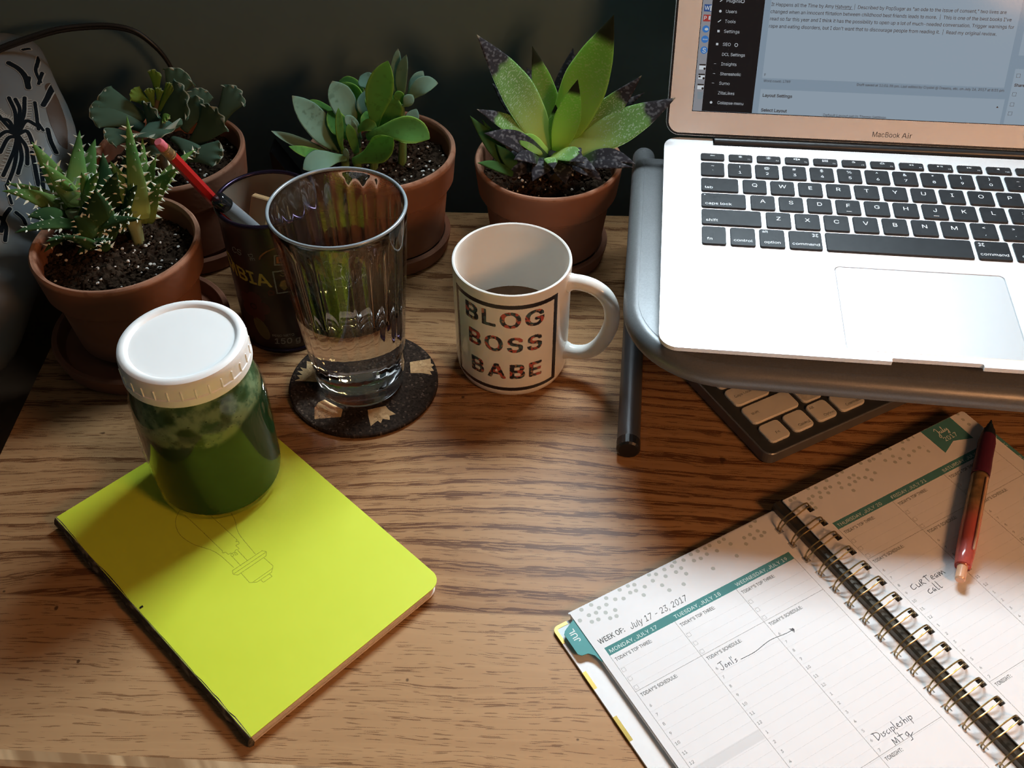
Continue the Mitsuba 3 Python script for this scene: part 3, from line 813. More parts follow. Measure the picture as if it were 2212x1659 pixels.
# wire rings
RU = (HU[1] - HU[0]) / 2
for y in hv:
    loops = []
    for dy in (-1.75, 1.75):
        pts = []
        for a in np.linspace(-.38, math.pi + .38, 26):
            u = 152.65 - RU * math.cos(a)
            zz = .0075 + (.0055 if math.cos(a) < 0 else 0) * min(1, -math.cos(a) * 1.3 if math.cos(a) < 0 else 0) + .0092 * math.sin(a)
            pts.append((u / 1000, (y + dy * (0.55 + .45 * math.sin(max(0, min(math.pi, a))))) / 1000, zz))
        loops.append(sweep(pts, .00048, 8))
    part(pl, 'wire_ring', put(cat(*loops), PM), 'm_wire', smooth=40)
sp = [(152.65 / 1000, (VT + 3) / 1000, .0118), (152.65 / 1000, (VB - 2) / 1000, .0118)]
prof_s = [(-4.4, 0), (-4.2, 1.8), (-2.9, 3.1), (-1.2, 3.4), (-.9, 2.9), (.9, 2.9), (1.2, 3.4), (2.9, 3.1), (4.2, 1.8), (4.4, 0)]
rs = [np.array([[(152.4 + a) / 1000, yy / 1000, .0085 + b / 1000] for a, b in prof_s] + [[(152.4 + 4.4) / 1000, yy / 1000, .003], [(152.4 - 4.4) / 1000, yy / 1000, .003]]) for yy in (VT + 2.0, VB - 1)]
part(pl, 'spine', put(loft(rs), PM), 'm_spine', label='dark bar of wire backs between the pages')

# ------------------------------------------------------------------ the pen on the planner
mat('m_grip', (.085, .012, .030), .45)
scene['m_barrel'] = {'type': 'twosided', 'bsdf': {'type': 'principled', 'base_color': {'type': 'rgb', 'value': [.50, .22, .12]}, 'roughness': .18, 'specular': .6}}


def barrel_col(p, n, uv):
    t = smoothstep(.30, .62, uv.x)
    c = mix((.30, .17, .07), (.50, .10, .085), t)
    return mix(c, (.12, .07, .03), (1 - t) * smoothstep(.3, .7, fbm(p.x * 160, p.y * 160)) * .7)


mat('m_barrel', proc(barrel_col), .15, .6, clearcoat=1.0, clearcoat_gloss=.95)
mat('m_button', (.70, .38, .22), .15, .6, clearcoat=1.0)
pen = thing('pen', 'translucent red pen with a maroon grip lying on the right planner page', 'pen')
e0, e1 = PM[:3, 3] + PM[:3, :3] @ np.array([.3170, .0160, 0]), PM[:3, 3] + PM[:3, :3] @ np.array([.2005, -.0655, 0])
Lp = np.linalg.norm(e1 - e0); dpen = (e1 - e0) / Lp
side = np.cross([0, 0, 1], dpen)
PEN = frame(e0 + np.array([0, 0, ZR + .0060]), side, [0, 0, 1], dpen)   # local z runs from the tip to the button


def pen_lathe(pr, n=28): return put(lathe(pr, n), PEN)


L_ = Lp
part(pen, 'tip', pen_lathe([(0, -.0005), (.0005, 0), (.0012, .004), (.0018, .0045), (.0040, .0130), (0, .0130)]), 'm_black_gloss', smooth=30, label='black tip')
part(pen, 'tip_collar', pen_lathe([(0, .0100), (.0038, .0102), (.0046, .0150), (.0047, .0165), (0, .0165)]), 'm_black_plastic', smooth=30)
part(pen, 'grip', pen_lathe([(0, .0160), (.0046, .0162), (.0055, .022), (.0054, .036), (.0057, .048), (.0056, .054), (0, .054)]), 'm_grip', smooth=30, label='maroon grip')
bp = [(0, .0535), (.0050, .0537), (.0055, .056), (.0056, .085), (.0056, .110), (.0053, .122), (.0046, .1315), (0, .1318)]
bm = pen_lathe(bp)
tt_ = ((np.asarray(bm.vertices) - e0) @ dpen - .0535) / .078
part(pen, 'barrel', bm, 'm_barrel', smooth=True, uv=np.c_[tt_, 0 * tt_], label='translucent red and amber barrel')
clip = slab(.0013, .062, .0006, [(0, 0), (0, .0007), (.0004, .0011)], 3)  # clip: thin added strip standing in for a highlight line along the barrel
cl = np.asarray(clip.vertices)
clip = trimesh.Trimesh(np.c_[cl[:, 0], .0062 + cl[:, 2], .0900 + cl[:, 1]], clip.faces, process=False)
part(pen, 'clip', put(clip, PEN @ np.array([[math.cos(-.5), -math.sin(-.5), 0, 0], [math.sin(-.5), math.cos(-.5), 0, 0], [0, 0, 1, 0], [0, 0, 0, 1]])), 'm_button')
part(pen, 'button', pen_lathe([(0, .131), (.0030, .1312), (.0030, L_ - .0008), (.0024, L_), (0, L_)]), 'm_button', smooth=30, label='clear orange push button')
# ------------------------------------------------------------------ the yellow notebook
mat('m_lime', proc(lambda p, n, uv: mix((.64, .735, .040), (.68, .77, .050), fbm(p.x * 40, p.y * 40))), .55, .3)
mat('m_pages', proc(lambda p, n, uv: mix((.62, .55, .47), (.80, .74, .68), noise(p.x * 8, p.y * 8, p.z * 2600))), .8, .2)
mat('m_tape', proc(lambda p, n, uv: mix((.045, .036, .026), (.17, .14, .10), smoothstep(.45, .75, fbm(p.x * 190, p.y * 190, p.z * 300)))), .7, .2)
mat('m_drawing', (.36, .40, .03), .6, .2)
NA = math.atan2(.0995, .0974)
nb0 = np.array([-.2820, .3990])                                     # the far end of the spine
_nx, _ny = np.array([math.cos(.7958), math.sin(.7958), 0]), np.array([-math.sin(.7958), math.cos(.7958), 0])
p0_ = None


def atz(px, py, z):
    d = (px - 1106) / CAM_F * np.array([1.0, 0, 0]) - (py - 829.5) / CAM_F * _up + _fw
    return np.array([0, 0, CAM_H]) + d * ((z - CAM_H) / d[2])


nO = atz(120, 1118, .0095); nO[2] = 0
NM = frame(nO, _nx, _ny, [0, 0, 1])                                 # u from the spine to the open edge, v up the cover
nbk = thing('notebook', 'lime yellow softcover notebook with a light bulb drawing below the green jar', 'notebook')
NW, NH = .1385, .2088


def nb_outline(inset, r=.009):
    c = sg.box(inset * .2, -NH + inset, NW - inset, -inset)
    rr = c.buffer(-r).buffer(r)
    return rr.union(sg.box(inset * .2, -NH + inset, NW / 2, -inset))


def bend(m):
    """The covers curl up a little towards the spine side."""
    v = np.array(m.vertices); u = v[:, 0]
    return m


part(nbk, 'back_cover', put(extr(nb_outline(.0016), .0004, .0003), NM), 'm_lime')
part(nbk, 'pages', put(cat(*[extr(nb_outline(.0010 + .0005 * (i % 2) + .0002 * (i % 3)), .0010, .0008 + .00108 * i) for i in range(8)]), NM), 'm_pages', label='cream page edges')
cov_ = part(nbk, 'cover', put(extr(nb_outline(0), .0005, .0090), NM), 'm_lime', label='lime yellow cover')
n_ = 40
prof_t = []
sp_r = []
for i in range(n_ + 1):
    v = -NH * i / n_
    w = (meshkit.noise(np.array([[i * .7, 3.1, 0]]))[0] - .5) * .0022
    sp_r.append(np.array([[.0007 + w * .5, v, .00956], [-.0004, v, .0094], [-.0014 + w * .3, v, .0080], [-.0022 + w, v, .0050], [-.0018 + w, v, .0014], [.0004, v, .0001], [.0012, v, .0030]]))
tape = loft(sp_r)
part(nbk, 'spine_tape', put(tape, NM), 'm_tape', label='dark frayed tape along the spine')
for v in (-.0970,):
    part(nbk, 'staple', put(box(.0016, .0036, v - .0004, v + .0006, .0095, .0101), NM), 'm_black_plastic')
bulb_strokes = [[(66, -47), (53.3, -54.1), (47.6, -65.5), (49, -79.2), (55.2, -94.4), (56.5, -111.9)], [(80, -73), (77.7, -82.5), (73.4, -93.0), (71.4, -113.1)],
                [(57.8, -55), (58.3, -66.1), (58.7, -96.9)], [(69, -60), (69.5, -78.7), (69.8, -96)],
                [(58.7, -96.9), (57.9, -97.7), (58.6, -98.6), (59.6, -99), (59.8, -101.4), (61.5, -101.8), (61.7, -104.4), (60.4, -104), (61, -102.5), (63.4, -103), (63.8, -105.5), (62.5, -104.6), (64.5, -102), (66.8, -102.5), (66.8, -99.2), (69.0, -99.4), (69.6, -97.3), (68.6, -96.9), (69.8, -96)],
                [(60.5, -104), (60.2, -114)], [(65.5, -103), (65.2, -113.6)]]
base_lines = [[(54.6, -113.2), (53.4, -115.6), (55, -118.2), (75.2, -118.8), (77.2, -116.4), (75.8, -113.9), (54.6, -113.2)], [(53.6, -115.7), (77, -116.4)],
              [(57.2, -118.3), (56.8, -127.6), (60.2, -130.6), (70.4, -131.0), (73.8, -127.8), (73.4, -118.8)], [(58, -128.8), (72.6, -129.1)], [(62.6, -130.8), (62.6, -133.4), (68.8, -133.6), (68.8, -131)]]
dr1 = ink([[(a * .001, b * .001) for a, b in s] for s in bulb_strokes], .00034)
dr2 = ink([[(a * .001, b * .001) for a, b in s] for s in base_lines], .00034, smooth=False)
part(cov_, 'bulb_drawing', put(move(cat(dr1, dr2), 0, 0, .00951), NM), 'm_drawing', label='line drawing of a light bulb')

# ------------------------------------------------------------------ the green jar with a white lid
JC = (-.1888, .4352, .0096)
mat('m_lid', (.80, .79, .765), .38, .5)
scene['m_glass_sheet'] = {'type': 'thindielectric', 'int_ior': 1.24}


def smoothie(p, n, uv):
    z = p.z - JC[2]
    a = dr.atan2(p.y - JC[1], p.x - JC[0])
    edge = .0760 + .012 * (fbm(a * 2.4 + 9, z * 20) - .5) + .006 * dr.sin(a * 1.0 + .6)
    up = smoothstep(-.0022, .0022, z - edge)
    foam = fbm(p.x * 160, p.y * 160, p.z * 120, 4)
    low = mix((.011, .036, .012), (.015, .045, .015), fbm(p.x * 60, p.y * 60, p.z * 60))
    film = mix((.045, .090, .038), (.165, .235, .120), smoothstep(.32, .68, foam))
    film = mix(film, (.025, .045, .008), smoothstep(.58, .72, fbm(p.x * 75 + 5, p.y * 75, p.z * 60, 3)) * .85)
    rim = smoothstep(.006, .0, dr.abs(z - edge - .002)) * smoothstep(.45, .6, foam)
    c = mix(low, film, up)
    c = mix(c, (.15, .19, .075), rim * .7)
    bub = noise(p.x * 700, p.y * 700, p.z * 700)
    return mix(c, (.02, .035, .008), smoothstep(.86, .92, bub) * .7)


mat('m_smoothie', proc(smoothie), .6, .0)
jar = thing('jar', 'glass jar of green smoothie with a white screw lid standing on the yellow notebook', 'jar')
jp = [(0, .0012), (.026, .0006), (.032, 0), (.0360, .0012), (.0392, .0050), (.0402, .0110), (.0404, .030), (.0402, .060), (.0400, .074), (.0390, .083), (.0372, .091), (.0352, .097), (.0344, .101), (.0344, .112)]
from_ = np.array(jp)
part(jar, 'glass', lathe([tuple(q) for q in from_], 96, JC), 'm_glass_sheet', smooth=60, label='clear rounded glass')
sp_ = [(0, .0030), (.030, .0030), (.0352, .0045), (.0383, .0085), (.0391, .0130), (.0393, .030), (.0391, .060), (.0388, .074), (.0378, .083), (.0360, .091), (.0340, .097), (.0333, .101), (.0333, .108), (0, .108)]
part(jar, 'smoothie', lathe(sp_, 96, JC), 'm_smoothie', smooth=40, label='dark green smoothie with a paler foam film above')
# raised glass lettering on the left of the jar
emb = ink([[(0, .008), (.004, .011), (.007, .009), (.004, .006), (.008, .003), (.004, .000), (0, .002)], [(.010, .001), (.012, .006), (.014, .001), (.013, .003), (.011, .003)], [(.016, .010), (.016, .001)], [(.019, .010), (.019, .001), (.022, .002)]], .0012, .0007)
part(jar, 'raised_emblem', wrap(move(emb, -.010, 0), JC, lambda z: .0402 + 0 * z, math.radians(207), JC[2] + .040), 'm_glass_sheet', label='raised glass emblem')
lp = [(0, .1185), (.0298, .1185), (.0302, .1190), (.0312, .1202), (.0328, .1207), (.0346, .1203), (.0360, .1192), (.0366, .1172), (.0367, .1150), (.0367, .1080), (.0372, .1074), (.0373, .1030), (.0371, .1024), (.0345, .1024), (.0345, .1150), (0, .1150)]
lidm = part(jar, 'lid', lathe(lp, 128, JC), 'm_lid', smooth=35, label='white plastic screw lid')
for k in range(30):
    a = math.radians(k * 12 + 4)
    o = np.array([JC[0] + .0367 * math.cos(a), JC[1] + .0367 * math.sin(a), JC[2] + .1105])
    m = slab(.0010, .0072, .0004, [(0, -.0006), (0, .0003), (.0002, .0005)], 2)
    part(lidm, 'grip_rib', put(m, frame(o, [-math.sin(a), math.cos(a), 0], [0, 0, 1], [math.cos(a), math.sin(a), 0])), 'm_lid')

# ------------------------------------------------------------------ the coaster
CC = (-.1070, .5300)


def corkdark(p, n, uv):
    f, s, w = voronoi(p.x * 760, p.y * 760)
    c = mix((.012, .008, .006), (.034, .022, .015), w)
    return mix(c, (.075, .05, .035), smoothstep(.90, .98, w))


def cork(p, n, uv):
    f, s, w = voronoi(p.x * 480 + 3, p.y * 480)
    c = mix((.40, .24, .11), (.56, .37, .19), w)
    return mix(c, (.13, .07, .03), smoothstep(.12, .02, s - f) * smoothstep(.35, .8, noise(p.x * 150, p.y * 150)) * .8)


mat('m_cork_dark', proc(corkdark), .85, .1)
mat('m_cork', proc(cork), .8, .2)
coa = thing('coaster', 'round dark cork coaster with pale cork shapes below the glass of water', 'coaster')
part(coa, 'disc', lathe([(0, .0002), (.0525, .0002), (.0535, .0010), (.0535, .0030), (.0525, .0038), (0, .0038)], 96, (*CC, 0)), 'm_cork_dark', smooth=35)


def atz38(x, y):
    q = atz(600 + x / 5.925, 680 + y / 5.925, .0039)
    return (q[0], q[1])


motifs = [[(372, 590), (445, 610), (500, 858), (218, 842), (285, 815), (245, 770), (318, 770), (250, 715), (325, 720), (288, 672), (370, 690)],
          [(1690, 605), (1955, 560), (1960, 620), (2003, 640), (1965, 668), (2000, 715), (1945, 720), (1975, 768), (1850, 745), (1700, 745)],
          [(470, 1190), (520, 1120), (600, 1085), (700, 1140), (830, 1210), (810, 1305), (470, 1335)],
          [(1150, 1215), (1380, 1165), (1420, 1215), (1510, 1270), (1430, 1290), (1435, 1345), (1340, 1330), (1320, 1385), (1275, 1355), (1190, 1425), (1160, 1300)]]
for mo in motifs:
    part(coa, 'inlay', extr(sg.Polygon([atz38(*q) for q in mo]).buffer(0), .00012, .00375), 'm_cork', label='pale cork inlay with a jagged edge')

# ------------------------------------------------------------------ the glass of water
GC = np.array([-.1090, .5325, .0040])
scene['m_glass'] = {'type': 'dielectric', 'int_ior': 1.5, 'ext_ior': 1.0}
scene['m_water_top'] = {'type': 'dielectric', 'int_ior': 1.33, 'ext_ior': 1.0}
scene['m_water_side'] = {'type': 'dielectric', 'int_ior': 1.33, 'ext_ior': 1.5}
gl = thing('drinking_glass', 'tall clear fluted glass half full of water on the cork coaster', 'glass')
GH, WZ, GB = .1490, .0718, .0125
ro = lambda z: .0307 + (.0439 - .0307) * (z / GH) ** .92
NG, NF = 168, 24


def flute(r, depth):
    """Ring radius with flat-bottomed flutes."""
    a = np.arange(NG) * 2 * math.pi / NG
    ph = (a * NF / (2 * math.pi)) % 1.0 - .5
    return r - depth * (np.cos(math.pi / NF) / np.cos(ph * 2 * math.pi / NF) < 0) if depth == 0 else r * (1 - depth * (.25 - ph ** 2) * 4)


def ring(r, z, depth=0.0):
    a = np.arange(NG) * 2 * math.pi / NG
    rr = flute(r, depth) if depth else np.full(NG, r)
    return np.stack([GC[0] + rr * np.cos(a), GC[1] + rr * np.sin(a), np.full(NG, GC[2] + z)], 1)


fd = lambda z: .034 * float(np.clip((GH - .005 - z) / .014, 0, 1)) * float(np.clip((z - .014) / .02, 0, 1))
ri = lambda z: ro(z) - .0021
outer = [ring(1e-6, .0012), ring(.0230, .0010), ring(.0270, 0), ring(.0295, .0004), ring(.0306, .0022)] + [ring(ro(z), z) for z in np.linspace(.006, GH - .003, 22)] + [ring(ro(GH) - .0003, GH - .0008), ring(ro(GH) - .0010, GH)]
inner_up = [ring(ro(GH) - .0017, GH - .0006)] + [ring(ri(z), z, fd(z)) for z in np.linspace(GH - .004, WZ, 14)]
part(gl, 'glass', loft(outer + inner_up, False, False), 'm_glass', smooth=16, label='clear fluted glass')
a_ = np.linspace(0, 2 * math.pi, 120, endpoint=False)
scene['m_glass_rim'] = {'type': 'principled', 'base_color': {'type': 'rgb', 'value': [.78, .84, .86]}, 'roughness': .22, 'specular': .6, 'spec_trans': .45, 'eta': 1.5} if 0 else {'type': 'twosided', 'bsdf': {'type': 'principled', 'base_color': {'type': 'rgb', 'value': [.20, .23, .245]}, 'roughness': .22, 'specular': .9}}
RT = ro(GH) - .0010
part(gl, 'rim', sweep(np.stack([GC[0] + RT * np.cos(a_), GC[1] + RT * np.sin(a_), np.full(120, GC[2] + GH + .0004)], 1), .00115, 12, up=[0, 0, 1], closed=True), 'm_glass_rim', smooth=True, label='thick rounded rim')
wall_in = [ring(ri(z), z, fd(z)) for z in np.linspace(WZ, GB + .006, 12)] + [ring(ri(GB) - .0008, GB + .0018), ring(ri(GB) - .0035, GB), ring(1e-6, GB + .0006)]
wat = part(gl, 'water', loft([ring(1e-6, WZ), ring(.015, WZ), ring(.030, WZ), ring(ri(WZ) - .0010, WZ + .0001), ring(ri(WZ) * 1.0, WZ, fd(WZ))][::-1], False, False), 'm_water_top', smooth=30, label='still water surface')
part(wat, 'water_body', loft(wall_in[::-1], False, False), 'm_water_side', smooth=16)

# ------------------------------------------------------------------ the mug
MC = (0.0, .5560)
mat('m_mug', (.74, .715, .66), .12, .55, clearcoat=.6, clearcoat_gloss=.95)
mat('m_mug_print', (.018, .017, .022), .25)
mat('m_coffee', (.115, .055, .022), .08, .5)


def floral(p, n, uv):
    f, s, w = voronoi(p.x * 330 + p.y * 60, p.z * 330)
    f2, s2, w2 = voronoi(p.x * 700 + 8, p.z * 700 + p.y * 90)
    c = mix((.42, .075, .06), (.020, .022, .034), smoothstep(.27, .29, w))
    c = mix(c, (.045, .085, .095), smoothstep(.66, .68, w))
    c = mix(c, (.38, .20, .12), smoothstep(.90, .91, w2) * .8)
    return mix(c, (.015, .015, .02), smoothstep(.12, .16, w2) * smoothstep(.30, .24, w2))


mat('m_floral', proc(floral), .25)
mug = thing('mug', 'white mug with a black framed slogan in flowered letters, half empty of coffee', 'mug')
mp = [(0, .0022), (.032, .0020), (.034, 0), (.0362, .0004), (.0385, .0022), (.0398, .0060), (.0404, .0120), (.0406, .030), (.0407, .060), (.0408, .088), (.0411, .0938), (.0408, .0951), (.0399, .0955), (.0390, .0950), (.0384, .0930), (.0382, .088), (.0381, .030), (.0379, .012), (.0360, .0072), (.032, .0060), (0, .0058)]
part(mug, 'cup', lathe(mp, 128, (*MC, 0)), 'm_mug', smooth=40)
ha = math.radians(-17)
hd_, hp = np.array([math.cos(ha), math.sin(ha), 0]), []
for r_, z in [(.0390, .0835), (.0440, .0848), (.0510, .0850), (.0585, .0832), (.0655, .0785), (.0700, .0710), (.0718, .0620), (.0712, .0520), (.0682, .0410), (.0632, .0310), (.0570, .0245), (.0500, .0215), (.0440, .0210), (.0390, .0212)]:
    hp.append(np.array([*MC, 0]) + hd_ * r_ + [0, 0, z])
hp = spline(hp, 4)
hr = np.full(len(hp), .0054); hr[:5] = np.linspace(.0072, .0055, 5); hr[-5:] = np.linspace(.0055, .0072, 5)
hs_ = np.cross(hd_, [0, 0, 1])
part(mug, 'handle', sweep(hp, hr, 20, up=[0, 0, 1]), 'm_mug', smooth=True, label='white loop handle')
part(mug, 'coffee', lathe([(0, .0395), (.0375, .0395), (.0380, .0399), (.0380, .0385), (0, .0385)], 96, (*MC, 0)), 'm_coffee', smooth=20, label='brown coffee')
rm = lambda z: np.interp(z, [.006, .012, .030, .060, .088, .0938], [.0398, .0404, .0406, .0407, .0408, .0411])
A0 = -math.pi / 2
ang_l, ang_r = math.radians(-67), math.radians(48.5)
xL, xR = .0407 * ang_l, .0407 * ang_r
fr_ = sg.box(xL, .0078, xR, .0872)
part(mug, 'printed_frame', wrap(extr(fr_.difference(fr_.buffer(-.0034, join_style=2)), .00008), MC, rm, A0, 0), 'm_mug_print', label='black printed frame')
for word, a_l, a_r, z in (('BLOG', -49.6, 31.5, .0680), ('BOSS', -46.0, 30, .0458), ('BABE', -43.5, 30, .0206)):
    x0, x1 = .0407 * math.radians(a_l), .0407 * math.radians(a_r)
    gaps = .0034
    adv = [text(c, .0126, True, sx=1.22) for c in word]
    ws = [a.vertices[:, 0].max() for a in adv]
    k = (x1 - x0 - gaps * 3) / sum(ws)
    x = x0
    for a, w in zip(adv, ws):
        m = move(a, x, 0, 0, sx=k); m = cat(move(m, -.00035), move(m, .00035, .00022), move(m, .0002, -.00022)); m.vertices[:, 2] *= 1.4
        part(mug, 'printed_letter', wrap(m, MC, rm, A0, z), 'm_floral')
        x += w * k + gaps

# ------------------------------------------------------------------ the coffee tin with pens
TC = (-.1715, .5985)
mat('m_tin', proc(lambda p, n, uv: mix((.010, .0065, .006), (.020, .007, .009), fbm(p.x * 40, p.y * 40, p.z * 30))), .3, .5)
mat('m_tin_inside', (.42, .34, .25), .38, .5, metallic=.5)
mat('m_tin_rim', (.035, .022, .045), .25, .5, metallic=.8)
mat('m_tin_yellow', (.50, .33, .05), .4)
mat('m_tin_pale', (.22, .21, .19), .4)
mat('m_tin_red', (.055, .007, .008), .4)
mat('m_tin_orange', (.34, .10, .03), .4)
mat('m_tin_olive', (.10, .075, .025), .4)
TRd = .0338
tin = thing('tin', 'dark coffee tin holding a pencil and a pen, between the pots and the glass', 'tin')
part(tin, 'body', lathe([(0, .0015), (TRd - .001, .0015), (TRd, .0030), (TRd, .1130), (TRd - .0004, .1132), (TRd - .0004, .1130), (TRd - .0006, .003), (0, .0028)], 96, (*TC, 0)), 'm_tin', smooth=35)
part(tin, 'inside', lathe([(TRd - .0008, .1130), (TRd - .0008, .0032), (0, .0032)], 96, (*TC, 0)), 'm_tin_inside', smooth=35, label='bare metal inside')
for z_, nm in ((.1140, 'rim'), (.0016, 'base_rim')):
    a = np.linspace(0, 2 * math.pi, 96, endpoint=False)
    part(tin, nm, sweep(np.stack([TC[0] + TRd * np.cos(a), TC[1] + TRd * np.sin(a), np.full(96, z_)], 1), .0015, 10, up=[0, 0, 1], closed=True), 'm_tin_rim', smooth=True)


def tprint(m, ang, z, mt, label=None):
    return part(tin, 'print', wrap(m, TC, TRd, math.radians(ang), z), mt, label=label)


# angle -90 faces the viewer
bia = text('MBIA', .0105, True, sx=1.05, shear=-.12)
bia.vertices[:, 1] -= 0.10 * bia.vertices[:, 0]
tprint(move(bia, -bia.vertices[:, 0].max()), -86.0, .0668, 'm_tin_yellow', 'yellow lettering MBIA')
olo = text('COLO', .0105, True, sx=1.05, shear=-.12); olo.vertices[:, 1] += .05 * (olo.vertices[:, 0].max() - olo.vertices[:, 0]) + .0033
tprint(move(olo, -olo.vertices[:, 0].max()), -138, .0668, 'm_tin_yellow', 'yellow lettering COLO')
tprint(text('PESO NETO', .0021, True), -99, .0155, 'm_tin_pale', 'pale lettering PESO NETO')
tprint(text('150 g', .0052, True, shear=.12), -98, .0085, 'm_tin_pale', 'pale lettering 150 g')
stp = sg.box(0, 0, .0215, .0205)
teeth = shapely.union_all([sg.Point(x, y).buffer(.00038, quad_segs=2) for x in np.arange(0, .0216, .0011) for y in (0, .0205)] + [sg.Point(x, y).buffer(.00038, quad_segs=2) for y in np.arange(0, .0206, .0011) for x in (0, .0215)])
tprint(extr(stp.difference(stp.buffer(-.0011)).difference(teeth), .00006), -83, .0560, 'm_tin_pale', 'printed stamp frame')
tprint(extr(sg.Polygon([(.006, .003), (.009, .0055), (.0105, .0095), (.0085, .0115), (.005, .0105), (.0035, .0070)]).buffer(.0006), .00006), -83, .0560, 'm_tin_olive')
tprint(ink([[(.005, .0165), (.007, .0150), (.009, .0160)], [(.006, .0185), (.0085, .0170), (.0105, .0180)]], .0008, .00006), -83, .0560, 'm_tin_olive')
d1 = sg.Polygon([(0, .001), (.0105, -.001), (.0120, .0085), (.0012, .0095)])
tprint(extr(d1.difference(d1.buffer(-.0009)), .00006), -79, .0805, 'm_tin_pale')
tprint(extr(d1.buffer(-.0016).difference(d1.buffer(-.0034)), .00006), -79, .0805, 'm_tin_orange')
tprint(ink([[(-.0085, -.0012), (-.0075, .0010), (-.0040, .0042), (0, .0062), (.006, .0078)]], .0011, .00006), -80, .0885, 'm_tin_orange')
fl_ = shapely.union_all([sg.Point(.0075 * math.cos(a), .0085 * math.sin(a)).buffer(.0058) for a in np.arange(5) * 2 * math.pi / 5])
tprint(extr(fl_.difference(sg.Point(0, 0).buffer(.0030)).union(sg.Point(0, 0).buffer(.0018)), .00006), -117, .0420, 'm_tin_red', 'dark red printed flower')
tprint(extr(sg.Polygon([(0, 0), (.004, .0008), (.0045, .0045), (.001, .0055), (-.001, .003)]).difference(sg.Point(.0018, .0028).buffer(.0012)), .00006), -92, .0545, 'm_tin_red')
tprint(extr(sa.rotate(sa.scale(sg.Point(0, 0).buffer(.0085), .62, 1.25), 18), .00006), -112, .0215, 'm_tin_olive', 'olive printed leaf')
tprint(text('CS', .0050, shear=.1), -132, .0875, 'm_tin_pale'); tprint(move(text('DE', .0036), 0, 0, 0, rz=-1.35), -108, .0905, 'm_tin_pale')

# pencil, pen and clothes peg standing in the tin
mat('m_red_paint', (.36, .012, .012), .3, .5)
mat('m_eraser', (.48, .11, .13), .8, .2)
mat('m_ferrule', (.72, .45, .22), .3, .5, metallic=.9)
mat('m_wood_pale', proc(lambda p, n, uv: mix((.30, .17, .075), (.40, .25, .12), fbm(p.x * 60, p.y * 60, p.z * 15))), .6, .3)
mat('m_pen_grey', (.20, .205, .215), .4)


def rod(name, label, cat_, group=None): return thing(name, label, cat_, group)


pcl = rod('pencil', 'red pencil with a pink eraser end standing in the coffee tin', 'pencil')
pt = at(341, 306, .5600); pb = np.array([-.1600, .5985, .0060]); 
seen = at(472, 443, .5930)                                            # where it passes the rim
dpc = (seen - pt) / np.linalg.norm(seen - pt)
Lq = (pt[2] - .0070) / -dpc[2]


def along(parent, name, a, b, r0, r1, n, m, sm=False, label=None):
    """A piece of the pencil between the distances a and b from its top."""
    s = sweep([pt + dpc * a, pt + dpc * (a + (b - a) * .5), pt + dpc * b], [r0, (r0 + r1) / 2, r1], n)
    return part(parent, name, s, m, smooth=sm, label=label)


Lq = min(Lq, .182)
along(pcl, 'shaft', .0155, Lq, .0037, .0037, 6, 'm_red_paint', label='red painted shaft')
er = sweep([pt + dpc * q for q in (0, .0006, .0015, .0072)], [.0024, .0030, .0033, .0033], 20)
part(pcl, 'eraser', er, 'm_eraser', smooth=40, label='pink eraser')
fz = np.array([.0062, .0070, .0072, .0080, .0082, .0090, .0092, .0100, .0128, .0130, .0138, .0140, .0150, .0152, .0160])
fr2 = [.0037, .0037, .0034, .0034, .0038, .0038, .0034, .0036, .0036, .0034, .0034, .0038, .0038, .0035, .0037]
part(pcl, 'ferrule', sweep([pt + dpc * q for q in fz], fr2, 20), 'm_ferrule', smooth=30, label='brass ferrule')

pen2 = rod('marker_pen', 'grey pen with a glossy black cap end leaning in the coffee tin', 'pen')
q0, q1 = at(467, 427, .5830), at(545, 492, .5930)
d2 = (q1 - q0) / np.linalg.norm(q1 - q0)
q0b = q0 + d2 * .0
L2 = np.linalg.norm(q1 - q0) + .012
part(pen2, 'cap', sweep([q0 + d2 * s for s in (0, .0006, .0020, .0098, .0104)], [.0030, .0044, .0054, .0058, .0055], 22), 'm_black_gloss', smooth=35, label='glossy black cap')
part(pen2, 'barrel', sweep([q0 + d2 * s for s in (.0100, .0105, .030, L2)], [.0048, .0052, .0052, .0048], 22), 'm_pen_grey', smooth=35, label='grey barrel')
peg = rod('wooden_stick', 'pale wooden stick with a squared end inside the coffee tin', 'wooden stick')
w0, w1 = at(565, 424, .6120), np.array([-.1930, .5930, .0450])
dw = (w1 - w0) / np.linalg.norm(w1 - w0)
sw = np.cross(dw, [0, -.6, .8]); sw /= np.linalg.norm(sw)
WMt = frame(w0, sw, np.cross(dw, sw), dw)
bw = slab(.0130, .0065, .0010, [(.0006, 0), (0, .0008), (0, .070)], 2)
part(peg, 'stick', put(bw, WMt), 'm_wood_pale')
# ------------------------------------------------------------------ terracotta pots, saucers and soil
def terra(p, n, uv):
    c = mix((.175, .070, .039), (.225, .094, .054), fbm(p.x * 34, p.y * 34, p.z * 34))
    c = mix(c, (.42, .21, .13), smoothstep(.0868, .0895, p.z) * .75)                 # window light on the rims put into the colour, with chalky wear
    c = mix(c, (.33, .17, .105), smoothstep(.58, .78, fbm(p.x * 16 + 4, p.y * 16, p.z * 22)) * .5)
    return mix(c, (.20, .075, .035), smoothstep(.66, .8, noise(p.x * 260, p.y * 260, p.z * 260)) * .35)


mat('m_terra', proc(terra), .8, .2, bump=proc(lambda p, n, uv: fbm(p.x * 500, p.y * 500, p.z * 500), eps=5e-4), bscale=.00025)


def soilc(p, n, uv):
    f, s, w = voronoi(p.x * 420, p.y * 420)
    c = mix((.014, .009, .006), (.055, .036, .024), w * noise(p.x * 200, p.y * 200, p.z * 200) * 1.6)
    return c


